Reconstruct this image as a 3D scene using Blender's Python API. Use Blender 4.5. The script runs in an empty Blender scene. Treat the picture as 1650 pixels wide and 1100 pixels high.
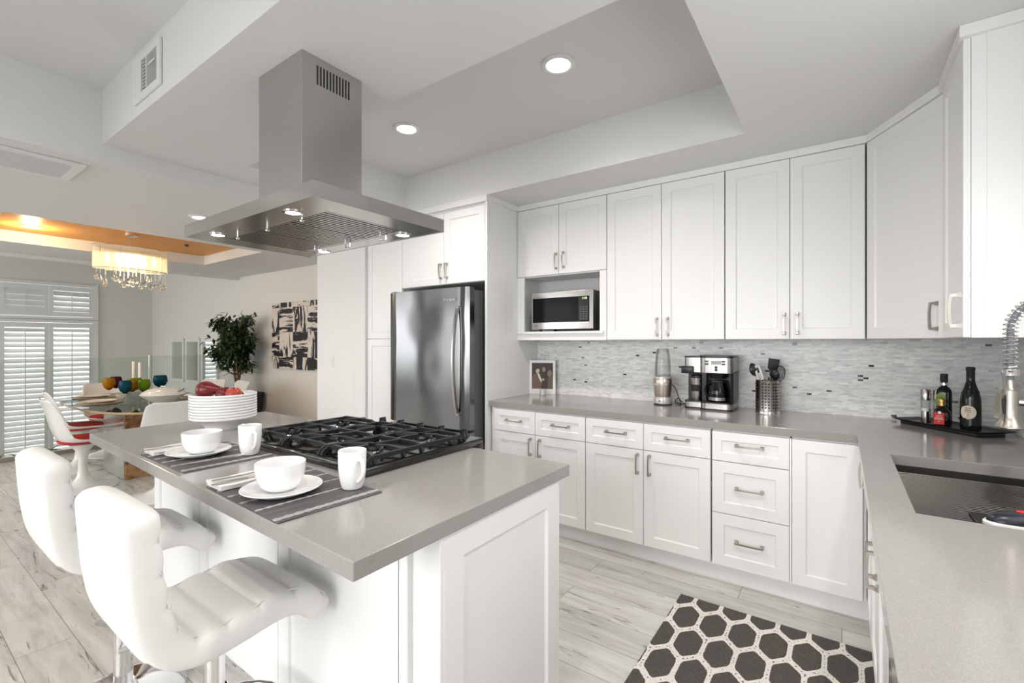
import bpy, bmesh, math, random
from mathutils import Vector, Matrix
PI = math.pi
scene = bpy.context.scene
C = scene.collection
random.seed(7)

# ------------------------------------------------------------------ camera, world, daylight, exposure
CAM_Z = 1.36
cam_data = bpy.data.cameras.new('camera')
cam = bpy.data.objects.new('camera', cam_data)
C.objects.link(cam)
cam.location = (0, 0, CAM_Z)
cam.rotation_euler = (PI / 2, 0, math.radians(35.4))
cam_data.sensor_width = 36.0
cam_data.lens = 748.0 / 1650.0 * 36.0
cam_data.shift_y = 1.0 / 1650.0
cam_data.clip_start = 0.02
scene.camera = cam

world = bpy.data.worlds.new('daylight')
scene.world = world
world.use_nodes = True
world.node_tree.nodes['Background'].inputs[0].default_value = (0.97, 0.985, 1.0, 1)
world.node_tree.nodes['Background'].inputs[1].default_value = 1.15
scene.view_settings.view_transform = 'Standard'
scene.view_settings.look = 'None'
scene.view_settings.gamma = 1.0
scene.view_settings.exposure = 0.66

def window_light(name, loc, rot, sx, sy, power, col=(1, 1, 1), spread=180):
    l = bpy.data.lights.new(name, 'AREA')
    l.shape = 'RECTANGLE'
    l.size = sx
    l.size_y = sy
    l.energy = power
    l.color = col
    l.spread = math.radians(spread)
    o = bpy.data.objects.new(name, l)
    C.objects.link(o)
    o.location = loc
    o.rotation_euler = rot
    return o
# area lights added as daylight at the unseen windows behind the camera, over the sink and beyond the dining room
window_light('daylight_front_window', (-1.3, -2.5, 1.45), (math.radians(72), 0, 0), 3.2, 1.9, 17, (1.0, 0.99, 0.97), 85)
window_light('daylight_dining_window', (-6.0, -2.5, 1.35), (math.radians(72), 0, 0), 3.0, 1.9, 17, (1.0, 0.98, 0.95), 110)
window_light('daylight_sink_window', (0.66, 1.2, 1.70), (PI / 2, 0, PI / 2), 1.3, 0.9, 4, (0.98, 0.99, 1.0))
window_light('daylight_living_window', (-9.6, -2.5, 1.6), (math.radians(66), 0, 0), 2.0, 1.8, 30, (0.98, 0.99, 1.0))

# ------------------------------------------------------------------ materials
def lin(r, g, b):
    f = lambda v: (v / 255.0) / 12.92 if v <= 10 else (((v / 255.0) + 0.055) / 1.055) ** 2.4
    return (f(r), f(g), f(b), 1.0)

def newmat(name):
    m = bpy.data.materials.new(name)
    m.use_nodes = True
    n = m.node_tree.nodes
    return m, n, m.node_tree.links, n['Principled BSDF']

def M(name, col, rough=0.5, metal=0.0, trans=0.0, ior=1.45, coat=0.0, emit=None, estr=0.0, spec=0.5, noise=0.0, nscale=20.0, bump=0.0, bscale=60.0, stretch=(1, 1, 1)):
    m, n, l, b = newmat(name)
    b.inputs['Base Color'].default_value = col
    b.inputs['Roughness'].default_value = rough
    b.inputs['Metallic'].default_value = metal
    b.inputs['IOR'].default_value = ior
    b.inputs['Transmission Weight'].default_value = trans
    b.inputs['Coat Weight'].default_value = coat
    b.inputs['Coat Roughness'].default_value = 0.08
    b.inputs['Specular IOR Level'].default_value = spec
    if emit:
        b.inputs['Emission Color'].default_value = emit
        b.inputs['Emission Strength'].default_value = estr
    if noise or bump:
        tc = n.new('ShaderNodeTexCoord')
        mp = n.new('ShaderNodeMapping')
        mp.inputs['Scale'].default_value = stretch
        l.new(tc.outputs['Object'], mp.inputs[0])
    if noise:
        t = n.new('ShaderNodeTexNoise')
        t.inputs['Scale'].default_value = nscale
        t.inputs['Detail'].default_value = 5
        l.new(mp.outputs[0], t.inputs['Vector'])
        r = n.new('ShaderNodeMapRange')
        r.inputs[3].default_value = 1 - noise
        r.inputs[4].default_value = 1 + noise
        l.new(t.outputs['Fac'], r.inputs[0])
        x = n.new('ShaderNodeVectorMath')
        x.operation = 'SCALE'
        x.inputs[0].default_value = col[:3]
        l.new(r.outputs[0], x.inputs['Scale'])
        l.new(x.outputs[0], b.inputs['Base Color'])
    if bump:
        t = n.new('ShaderNodeTexNoise')
        t.inputs['Scale'].default_value = bscale
        t.inputs['Detail'].default_value = 3
        l.new(mp.outputs[0], t.inputs['Vector'])
        u = n.new('ShaderNodeBump')
        u.inputs['Strength'].default_value = bump
        u.inputs['Distance'].default_value = 0.002
        l.new(t.outputs['Fac'], u.inputs['Height'])
        l.new(u.outputs[0], b.inputs['Normal'])
    return m

def thin_glass(name, tint, refl=0.9, rough=0.0):
    m, n, l, b = newmat(name)
    n.remove(b)
    out = n['Material Output']
    tr = n.new('ShaderNodeBsdfTransparent')
    tr.inputs[0].default_value = tint
    gl = n.new('ShaderNodeBsdfGlossy')
    gl.inputs['Roughness'].default_value = rough
    fr = n.new('ShaderNodeFresnel')
    fr.inputs[0].default_value = 1.45
    mu = n.new('ShaderNodeMath')
    mu.operation = 'MULTIPLY'
    mu.inputs[1].default_value = refl
    mx = n.new('ShaderNodeMixShader')
    l.new(fr.outputs[0], mu.inputs[0])
    l.new(mu.outputs[0], mx.inputs[0])
    l.new(tr.outputs[0], mx.inputs[1])
    l.new(gl.outputs[0], mx.inputs[2])
    l.new(mx.outputs[0], out.inputs[0])
    return m

def ramp(n, stops, mode='LINEAR'):
    r = n.new('ShaderNodeValToRGB')
    r.color_ramp.interpolation = mode
    e = r.color_ramp.elements
    while len(e) < len(stops):
        e.new(0.5)
    for k, (p, c) in enumerate(stops):
        e[k].position = p
        e[k].color = c if len(c) == 4 else (*c, 1)
    return r

def g(v):
    return (v, v, v, 1)

WALL = M('painted_wall', g(0.80), 0.6, bump=0.05, bscale=120)
WALL_WARM = M('warm_painted_wall', (0.79, 0.765, 0.72, 1), 0.6, bump=0.05, bscale=120)
CEIL = M('painted_ceiling', g(0.765), 0.7, bump=0.06, bscale=90)
ORANGE = M('orange_ceiling_paint', (0.80, 0.36, 0.075, 1), 0.45)
CAB = M('white_lacquer', (0.85, 0.85, 0.85, 1), 0.30)
CAB_IN = M('cabinet_interior', (0.72, 0.73, 0.75, 1), 0.5)
NICKEL = M('brushed_nickel', (0.47, 0.44, 0.40, 1), 0.28, 1.0)
CHROME = M('polished_chrome', (0.80, 0.80, 0.80, 1), 0.07, 1.0)
CERAMIC = M('white_ceramic', (0.86, 0.86, 0.86, 1), 0.12, coat=0.4)
CREAM_CER = M('cream_ceramic', (0.76, 0.72, 0.66, 1), 0.12, coat=0.4)
LEATHER = M('white_leatherette', (0.81, 0.805, 0.79, 1), 0.42, bump=0.12, bscale=260)
SHELL = M('white_moulded_shell', (0.80, 0.79, 0.76, 1), 0.18, coat=0.3)
RED_FAB = M('red_fabric', (0.46, 0.012, 0.016, 1), 0.75, bump=0.2, bscale=300)
ENAMEL = M('black_enamel', (0.012, 0.011, 0.010, 1), 0.12, coat=0.5)
IRON = M('cast_iron', (0.011, 0.011, 0.012, 1), 0.45, bump=0.2, bscale=300)
BLACK = M('black_plastic', (0.012, 0.012, 0.013, 1), 0.3)
BLACKM = M('matt_black', (0.02, 0.02, 0.02, 1), 0.6)
GAP_SHADE = M('cavity_shade', (0.015, 0.015, 0.015, 1), 0.8)  # near-black colour used as the shade inside openings
RUBBER = M('grey_rubber_hose', (0.18, 0.19, 0.21, 1), 0.5)
GLASS = thin_glass('clear_thin_glass', (0.97, 0.98, 0.975, 1), 0.45)
RAILGLASS = thin_glass('railing_glass', (0.915, 0.938, 0.922, 1), 0.6)
CRYSTAL = M('crystal', (1, 0.97, 0.92, 1), 0.0, trans=1.0, ior=1.5)
MIRROR = M('mirror_silver', (0.80, 0.84, 0.82, 1), 0.0, 1.0)
LEAF = M('ficus_leaf', (0.022, 0.052, 0.013, 1), 0.4, noise=0.5, nscale=6)
LEAF2 = M('strap_leaf', (0.09, 0.18, 0.03, 1), 0.4)
BARK = M('bark', (0.20, 0.13, 0.07, 1), 0.8, noise=0.3, nscale=30)
SOIL = M('soil', (0.03, 0.02, 0.015, 1), 0.9)
POT = M('charcoal_planter', (0.018, 0.018, 0.018, 1), 0.5)
CANDLE = M('ivory_wax', (0.85, 0.80, 0.72, 1), 0.4)
LINEN = M('white_linen', (0.84, 0.83, 0.81, 1), 0.85, bump=0.3, bscale=500)
PEAR = M('red_pear_skin', (0.15, 0.008, 0.009, 1), 0.28, noise=0.55, nscale=9)
PLUM = M('dark_red_fruit_skin', (0.13, 0.010, 0.014, 1), 0.3, noise=0.4, nscale=10)
APPLE = M('bright_red_fruit_skin', (0.42, 0.05, 0.03, 1), 0.3, noise=0.5, nscale=8)
GOLD = M('gold_foil', (0.62, 0.42, 0.16, 1), 0.35, 1.0)
PAPER = M('white_plate_plastic', (0.80, 0.80, 0.78, 1), 0.4)
SHADEF = M('sheer_shade', (0.80, 0.78, 0.70, 1), 0.6)
LAMP_WHITE = M('lamp_lens', g(0.9), 0.4, emit=(1, 0.97, 0.93, 1), estr=9.0)
LAMP_COOL = M('hood_lamp_lens', g(0.9), 0.4, emit=(0.92, 0.93, 1, 1), estr=7.0)
LAMP_WARM = M('warm_bulb', (1, 0.8, 0.4, 1), 0.4, emit=(1, 0.74, 0.30, 1), estr=5.0)

def steel(name, col, rough, axis, streak=0.10, dent=0.0):
    """brushed stainless steel, grain stretched along the axis"""
    m, n, l, b = newmat(name)
    b.inputs['Metallic'].default_value = 1.0
    tc = n.new('ShaderNodeTexCoord')
    mp = n.new('ShaderNodeMapping')
    s = [220, 220, 2] if axis == 'z' else [2, 2, 220]
    mp.inputs['Scale'].default_value = s
    l.new(tc.outputs['Object'], mp.inputs[0])
    t = n.new('ShaderNodeTexNoise')
    t.inputs['Scale'].default_value = 1.0
    t.inputs['Detail'].default_value = 3
    l.new(mp.outputs[0], t.inputs['Vector'])
    r = n.new('ShaderNodeMapRange')
    r.inputs[3].default_value = 1 - streak
    r.inputs[4].default_value = 1 + streak
    l.new(t.outputs['Fac'], r.inputs[0])
    x = n.new('ShaderNodeVectorMath')
    x.operation = 'SCALE'
    x.inputs[0].default_value = col[:3]
    l.new(r.outputs[0], x.inputs['Scale'])
    l.new(x.outputs[0], b.inputs['Base Color'])
    r2 = n.new('ShaderNodeMapRange')
    r2.inputs[3].default_value = rough * 0.8
    r2.inputs[4].default_value = rough * 1.2
    l.new(t.outputs['Fac'], r2.inputs[0])
    l.new(r2.outputs[0], b.inputs['Roughness'])
    if dent:
        b.inputs['Anisotropic'].default_value = 0.88
        b.inputs['Anisotropic Rotation'].default_value = 0.25
        tg = n.new('ShaderNodeTangent')
        tg.direction_type = 'RADIAL'
        tg.axis = 'Z'
        l.new(tg.outputs[0], b.inputs['Tangent'])
        # sheet metal is never quite flat: a slow waviness bends its reflections
        w = n.new('ShaderNodeTexNoise')
        w.inputs['Scale'].default_value = 1.7
        w.inputs['Detail'].default_value = 1
        l.new(tc.outputs['Object'], w.inputs['Vector'])
        u = n.new('ShaderNodeBump')
        u.inputs['Strength'].default_value = dent
        u.inputs['Distance'].default_value = 0.05
        l.new(w.outputs['Fac'], u.inputs['Height'])
        l.new(u.outputs[0], b.inputs['Normal'])
    return m
STEEL_H = steel('brushed_steel_hood', (0.50, 0.49, 0.47), 0.20, 'x', 0.05)
STEEL_V = steel('brushed_steel_chimney', (0.52, 0.51, 0.49), 0.24, 'x', 0.05, 0.12)
STEEL_F = steel('brushed_steel_fridge', (0.20, 0.20, 0.205), 0.16, 'x', 0.04, 0.5)
STEEL_L = steel('brushed_steel_light', (0.50, 0.48, 0.455), 0.25, 'z', 0.2)
STEEL_C = steel('brushed_steel_appliance', (0.34, 0.33, 0.32), 0.27, 'z', 0.2)
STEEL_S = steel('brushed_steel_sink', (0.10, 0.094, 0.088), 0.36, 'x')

def floor_mat():
    m, n, l, b = newmat('grey_oak_planks')
    tc = n.new('ShaderNodeTexCoord')
    br = n.new('ShaderNodeTexBrick')
    br.offset = 0.37
    br.offset_frequency = 2
    br.inputs['Color1'].default_value = g(0.0)
    br.inputs['Color2'].default_value = g(1.0)
    br.inputs['Mortar'].default_value = g(0.5)
    br.inputs['Scale'].default_value = 1.0
    br.inputs['Mortar Size'].default_value = 0.0013
    br.inputs['Mortar Smooth'].default_value = 0.2
    br.inputs['Brick Width'].default_value = 1.22
    br.inputs['Row Height'].default_value = 0.193
    l.new(tc.outputs['Object'], br.inputs['Vector'])
    # offset the grain per plank
    ad = n.new('ShaderNodeVectorMath')
    ad.operation = 'MULTIPLY_ADD'
    ad.inputs[1].default_value = (7.0, 31.0, 13.0)
    l.new(br.outputs['Color'], ad.inputs[0])
    l.new(tc.outputs['Object'], ad.inputs[2])
    mp = n.new('ShaderNodeMapping')
    mp.inputs['Scale'].default_value = (0.9, 7.0, 1.0)
    l.new(ad.outputs[0], mp.inputs[0])
    n1 = n.new('ShaderNodeTexNoise')
    n1.inputs['Scale'].default_value = 2.2
    n1.inputs['Detail'].default_value = 9
    n1.inputs['Roughness'].default_value = 0.65
    n1.inputs['Distortion'].default_value = 0.6
    l.new(mp.outputs[0], n1.inputs['Vector'])
    r1 = ramp(n, [(0.25, lin(158, 154, 149)), (0.42, lin(192, 189, 185)), (0.58, lin(208, 206, 202)), (0.85, lin(224, 222, 219))])
    l.new(n1.outputs['Fac'], r1.inputs[0])
    # dark cracks and knots
    mp2 = n.new('ShaderNodeMapping')
    mp2.inputs['Scale'].default_value = (1.0, 5.5, 1.0)
    l.new(ad.outputs[0], mp2.inputs[0])
    n2 = n.new('ShaderNodeTexNoise')
    n2.inputs['Scale'].default_value = 2.6
    n2.inputs['Detail'].default_value = 7
    n2.inputs['Roughness'].default_value = 0.7
    n2.inputs['Distortion'].default_value = 1.4
    l.new(mp2.outputs[0], n2.inputs['Vector'])
    r2 = ramp(n, [(0.0, g(1)), (0.35, g(0.9)), (0.39, g(0.2)), (0.43, g(0.0)), (1.0, g(0.0))])
    l.new(n2.outputs['Fac'], r2.inputs[0])
    mx = n.new('ShaderNodeMix')
    mx.data_type = 'RGBA'
    l.new(r2.outputs[0], mx.inputs[0])
    l.new(r1.outputs[0], mx.inputs[6])
    mx.inputs[7].default_value = lin(112, 105, 99)
    # plank to plank tone
    r3 = n.new('ShaderNodeMapRange')
    r3.inputs[3].default_value = 0.88
    r3.inputs[4].default_value = 1.08
    l.new(br.outputs['Color'], r3.inputs[0])
    sc = n.new('ShaderNodeVectorMath')
    sc.operation = 'SCALE'
    l.new(mx.outputs[2], sc.inputs[0])
    l.new(r3.outputs[0], sc.inputs['Scale'])
    mo = n.new('ShaderNodeMix')
    mo.data_type = 'RGBA'
    mo.inputs[7].default_value = lin(110, 104, 98)
    l.new(br.outputs['Fac'], mo.inputs[0])
    l.new(sc.outputs[0], mo.inputs[6])
    l.new(mo.outputs[2], b.inputs['Base Color'])
    b.inputs['Roughness'].default_value = 0.36
    bu = n.new('ShaderNodeBump')
    bu.inputs['Strength'].default_value = 0.15
    bu.inputs['Distance'].default_value = 0.002
    l.new(n1.outputs['Fac'], bu.inputs['Height'])
    l.new(bu.outputs[0], b.inputs['Normal'])
    return m
FLOOR = floor_mat()

def mosaic_mat(name, ax):
    m, n, l, b = newmat(name)
    tc = n.new('ShaderNodeTexCoord')
    se = n.new('ShaderNodeSeparateXYZ')
    l.new(tc.outputs['Object'], se.inputs[0])
    co = n.new('ShaderNodeCombineXYZ')
    l.new(se.outputs['xy'.index(ax)], co.inputs[0])
    l.new(se.outputs[2], co.inputs[1])
    def brick(w, off, seedshift):
        mp = n.new('ShaderNodeMapping')
        mp.inputs['Location'].default_value = seedshift
        l.new(co.outputs[0], mp.inputs[0])
        br = n.new('ShaderNodeTexBrick')
        br.offset = off
        br.offset_frequency = 2
        br.squash = 1.6
        br.squash_frequency = 3
        br.inputs['Color1'].default_value = g(0)
        br.inputs['Color2'].default_value = g(1)
        br.inputs['Mortar'].default_value = g(0.45)
        br.inputs['Scale'].default_value = 1
        br.inputs['Mortar Size'].default_value = 0.0007
        br.inputs['Mortar Smooth'].default_value = 0.3
        br.inputs['Brick Width'].default_value = w
        br.inputs['Row Height'].default_value = 0.0125
        l.new(mp.outputs[0], br.inputs['Vector'])
        return br
    br = brick(0.052, 0.37, (0, 0, 0))
    no = n.new('ShaderNodeTexNoise')
    no.inputs['Scale'].default_value = 22
    no.inputs['Detail'].default_value = 5
    mpn = n.new('ShaderNodeMapping')
    mpn.inputs['Scale'].default_value = (1, 3.0, 1)
    l.new(co.outputs[0], mpn.inputs[0])
    l.new(mpn.outputs[0], no.inputs['Vector'])
    rt = ramp(n, [(0.0, lin(212, 212, 214)), (0.35, lin(226, 226, 227)), (0.7, lin(236, 236, 236)), (1.0, lin(244, 244, 243))])
    l.new(br.outputs['Color'], rt.inputs[0])
    rn = ramp(n, [(0.30, g(0.72)), (0.48, g(1.0))])
    l.new(no.outputs['Fac'], rn.inputs[0])
    mu = n.new('ShaderNodeMix')
    mu.data_type = 'RGBA'
    mu.blend_type = 'MULTIPLY'
    mu.inputs[0].default_value = 1
    l.new(rt.outputs[0], mu.inputs[6])
    l.new(rn.outputs[0], mu.inputs[7])
    # a few metal and dark glass chips among the marble strips: a coarse lottery per strip
    wn = n.new('ShaderNodeTexWhiteNoise')
    wn.noise_dimensions = '2D'
    sn = n.new('ShaderNodeVectorMath')
    sn.operation = 'SNAP'
    sn.inputs[1].default_value = (0.026, 0.0125, 1)
    l.new(co.outputs[0], sn.inputs[0])
    l.new(sn.outputs[0], wn.inputs['Vector'])
    gt = n.new('ShaderNodeMath')
    gt.operation = 'GREATER_THAN'
    gt.inputs[1].default_value = 0.986
    l.new(wn.outputs['Value'], gt.inputs[0])
    gc = ramp(n, [(0.0, lin(40, 38, 36)), (0.55, lin(70, 66, 62)), (0.6, lin(235, 232, 228)), (1.0, lin(240, 236, 232))], 'CONSTANT')
    l.new(wn.outputs['Color'], gc.inputs[0])
    mx = n.new('ShaderNodeMix')
    mx.data_type = 'RGBA'
    l.new(gt.outputs[0], mx.inputs[0])
    l.new(mu.outputs[2], mx.inputs[6])
    l.new(gc.outputs[0], mx.inputs[7])
    mo = n.new('ShaderNodeMix')
    mo.data_type = 'RGBA'
    l.new(br.outputs['Fac'], mo.inputs[0])
    l.new(mx.outputs[2], mo.inputs[6])
    mo.inputs[7].default_value = lin(214, 213, 212)
    l.new(mo.outputs[2], b.inputs['Base Color'])
    mr = n.new('ShaderNodeMapRange')
    mr.inputs[3].default_value = 0.28
    mr.inputs[4].default_value = 0.08
    l.new(gt.outputs[0], mr.inputs[0])
    l.new(mr.outputs[0], b.inputs['Roughness'])
    bu = n.new('ShaderNodeBump')
    bu.inputs['Strength'].default_value = 0.35
    bu.inputs['Distance'].default_value = 0.0015
    bu.invert = True
    l.new(br.outputs['Fac'], bu.inputs['Height'])
    l.new(bu.outputs[0], b.inputs['Normal'])
    return m
MOSAIC_X = mosaic_mat('marble_mosaic_back', 'x')
MOSAIC_Y = mosaic_mat('marble_mosaic_side', 'y')

def quartz_mat():
    m, n, l, b = newmat('grey_quartz')
    tc = n.new('ShaderNodeTexCoord')
    no = n.new('ShaderNodeTexNoise')
    no.inputs['Scale'].default_value = 420
    no.inputs['Detail'].default_value = 2
    l.new(tc.outputs['Object'], no.inputs['Vector'])
    r = ramp(n, [(0.3, lin(144, 141, 138)), (0.5, lin(152, 149, 146)), (0.72, lin(161, 158, 155))])
    l.new(no.outputs['Fac'], r.inputs[0])
    l.new(r.outputs[0], b.inputs['Base Color'])
    b.inputs['Roughness'].default_value = 0.13
    b.inputs['Specular IOR Level'].default_value = 0.55
    return m
QUARTZ = quartz_mat()

def math_node(n, l, op, a, b=None, clamp=False):
    x = n.new('ShaderNodeMath')
    x.operation = op
    x.use_clamp = clamp
    for k, v in enumerate((a, b)):
        if v is None:
            continue
        if isinstance(v, (int, float)):
            x.inputs[k].default_value = v
        else:
            l.new(v, x.inputs[k])
    return x.outputs[0]

def rug_mat():
    """charcoal pile with a white honeycomb trellis: distance to the nearest stretched hexagon border"""
    m, n, l, b = newmat('trellis_rug_pile')
    mt = lambda op, a, b_=None: math_node(n, l, op, a, b_)
    tc = n.new('ShaderNodeTexCoord')
    nz = n.new('ShaderNodeTexNoise')
    nz.inputs['Scale'].default_value = 160
    l.new(tc.outputs['Object'], nz.inputs['Vector'])
    se = n.new('ShaderNodeSeparateXYZ')
    l.new(tc.outputs['Object'], se.inputs[0])
    jit = mt('MULTIPLY', mt('SUBTRACT', nz.outputs['Fac'], 0.5), 0.006)
    S3 = math.sqrt(3)
    u = mt('DIVIDE', mt('ADD', mt('ADD', se.outputs[0], 0.625), jit), 0.1255)
    v = mt('MULTIPLY', mt('DIVIDE', mt('ADD', mt('SUBTRACT', se.outputs[1], 2.357), jit), 0.200), S3 / 2)
    def cell(ou, ov):
        a = mt('SUBTRACT', mt('FLOORED_MODULO', mt('ADD', u, ou + 0.5), 1.0), 0.5)
        c = mt('SUBTRACT', mt('FLOORED_MODULO', mt('ADD', v, ov + S3 / 2), S3), S3 / 2)
        return mt('ABSOLUTE', a), mt('ABSOLUTE', c)
    def hexd(a, c):
        rad = mt('MULTIPLY', mt('SQRT', mt('ADD', mt('MULTIPLY', a, a), mt('MULTIPLY', c, c))), 0.915)
        hx = mt('MAXIMUM', a, mt('ADD', mt('MULTIPLY', a, 0.5), mt('MULTIPLY', c, S3 / 2)))
        return mt('MAXIMUM', hx, mt('MINIMUM', rad, 0.45))
    d = mt('MINIMUM', hexd(*cell(0, 0)), hexd(*cell(0.5, S3 / 2)))
    line = mt('GREATER_THAN', d, 0.420)
    # little dark tufts along the middle of the white bands
    core = mt('GREATER_THAN', d, 0.474)
    wv = n.new('ShaderNodeTexNoise')
    wv.inputs['Scale'].default_value = 95
    l.new(tc.outputs['Object'], wv.inputs['Vector'])
    fleck = mt('MULTIPLY', core, mt('GREATER_THAN', wv.outputs['Fac'], 0.60))
    w = mt('SUBTRACT', line, fleck)
    # bound border
    n2 = n.new('ShaderNodeTexNoise')
    n2.inputs['Scale'].default_value = 220
    l.new(tc.outputs['Object'], n2.inputs['Vector'])
    rd = ramp(n, [(0.3, lin(66, 60, 58)), (0.7, lin(92, 86, 82))])
    l.new(n2.outputs['Fac'], rd.inputs[0])
    rw = ramp(n, [(0.3, lin(216, 211, 204)), (0.7, lin(236, 232, 227))])
    l.new(n2.outputs['Fac'], rw.inputs[0])
    mx = n.new('ShaderNodeMix')
    mx.data_type = 'RGBA'
    l.new(w, mx.inputs[0])
    l.new(rd.outputs[0], mx.inputs[6])
    l.new(rw.outputs[0], mx.inputs[7])
    l.new(mx.outputs[2], b.inputs['Base Color'])
    b.inputs['Roughness'].default_value = 0.95
    bu = n.new('ShaderNodeBump')
    bu.inputs['Strength'].default_value = 0.6
    bu.inputs['Distance'].default_value = 0.004
    hh = mt('ADD', n2.outputs['Fac'], mt('MULTIPLY', line, 0.6))
    l.new(hh, bu.inputs['Height'])
    l.new(bu.outputs[0], b.inputs['Normal'])
    return m
RUG = rug_mat()
RUGEDGE = M('charcoal_rug_binding', lin(62, 57, 55), 0.95, bump=0.4, bscale=300)

def placemat_mat():
    """dark bamboo sticks with pale rope stripes, sticks along y"""
    m, n, l, b = newmat('bamboo_placemat')
    mt = lambda op, a, b_=None: math_node(n, l, op, a, b_)
    tc = n.new('ShaderNodeTexCoord')
    se = n.new('ShaderNodeSeparateXYZ')
    l.new(tc.outputs['Object'], se.inputs[0])
    x = se.outputs[0]
    f = mt('FRACT', mt('MULTIPLY', x, 1 / 0.0046))
    gap = mt('LESS_THAN', f, 0.22)
    no = n.new('ShaderNodeTexNoise')
    no.inputs['Scale'].default_value = 1.0
    mp = n.new('ShaderNodeMapping')
    mp.inputs['Scale'].default_value = (217, 6, 1)
    l.new(tc.outputs['Object'], mp.inputs[0])
    l.new(mp.outputs[0], no.inputs['Vector'])
    rc = ramp(n, [(0.3, lin(70, 69, 71)), (0.5, lin(96, 94, 96)), (0.75, lin(124, 121, 122))])
    l.new(no.outputs['Fac'], rc.inputs[0])
    mx = n.new('ShaderNodeMix')
    mx.data_type = 'RGBA'
    l.new(gap, mx.inputs[0])
    l.new(rc.outputs[0], mx.inputs[6])
    mx.inputs[7].default_value = lin(38, 37, 38)
    l.new(mx.outputs[2], b.inputs['Base Color'])
    b.inputs['Roughness'].default_value = 0.6
    bu = n.new('ShaderNodeBump')
    bu.inputs['Strength'].default_value = 0.6
    bu.inputs['Distance'].default_value = 0.0015
    l.new(f, bu.inputs['Height'])
    l.new(bu.outputs[0], b.inputs['Normal'])
    return m
PLACEMAT = placemat_mat()
ROPE = M('pale_rope', lin(176, 172, 170), 0.8, bump=0.6, bscale=260)

def art_mat():
    """black brush strokes on bone canvas, blocks of upright strokes alternating with level ones"""
    m, n, l, b = newmat('abstract_brushwork')
    mt = lambda op, a, b_=None: math_node(n, l, op, a, b_)
    tc = n.new('ShaderNodeTexCoord')
    def strokes(sx, sz, seed, thr):
        mp = n.new('ShaderNodeMapping')
        mp.inputs['Scale'].default_value = (sx, 1, sz)
        mp.inputs['Location'].default_value = (seed, 0, seed)
        l.new(tc.outputs['Object'], mp.inputs[0])
        no = n.new('ShaderNodeTexNoise')
        no.inputs['Scale'].default_value = 1
        no.inputs['Detail'].default_value = 5
        no.inputs['Roughness'].default_value = 0.65
        no.inputs['Distortion'].default_value = 0.7
        l.new(mp.outputs[0], no.inputs['Vector'])
        return mt('GREATER_THAN', no.outputs['Fac'], thr)
    up = strokes(11, 2.0, 3.1, 0.50)
    lev = strokes(2.0, 15, 8.7, 0.49)
    ck = n.new('ShaderNodeTexChecker')
    ck.inputs['Scale'].default_value = 1
    mp = n.new('ShaderNodeMapping')
    mp.inputs['Scale'].default_value = (2.8, 0, 2.9)
    mp.inputs['Location'].default_value = (0.22, 0.5, 0.65)
    l.new(tc.outputs['Object'], mp.inputs[0])
    l.new(mp.outputs[0], ck.inputs['Vector'])
    mx = n.new('ShaderNodeMix')
    mx.data_type = 'FLOAT'
    l.new(ck.outputs['Fac'], mx.inputs[0])
    l.new(up, mx.inputs[2])
    l.new(lev, mx.inputs[3])
    c = n.new('ShaderNodeMix')
    c.data_type = 'RGBA'
    l.new(mx.outputs[0], c.inputs[0])
    c.inputs[6].default_value = lin(222, 212, 202)
    c.inputs[7].default_value = lin(22, 21, 26)
    l.new(c.outputs[2], b.inputs['Base Color'])
    b.inputs['Roughness'].default_value = 0.55
    return m
ART = art_mat()

def stone_mat():
    m, n, l, b = newmat('rust_brown_stone')
    tc = n.new('ShaderNodeTexCoord')
    no = n.new('ShaderNodeTexNoise')
    no.inputs['Scale'].default_value = 9
    no.inputs['Detail'].default_value = 8
    no.inputs['Distortion'].default_value = 1.2
    l.new(tc.outputs['Object'], no.inputs['Vector'])
    r = ramp(n, [(0.3, lin(92, 58, 36)), (0.48, lin(150, 104, 66)), (0.6, lin(186, 142, 98)), (0.75, lin(158, 122, 92))])
    l.new(no.outputs['Fac'], r.inputs[0])
    l.new(r.outputs[0], b.inputs['Base Color'])
    b.inputs['Roughness'].default_value = 0.2
    return m
STONE = stone_mat()

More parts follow.
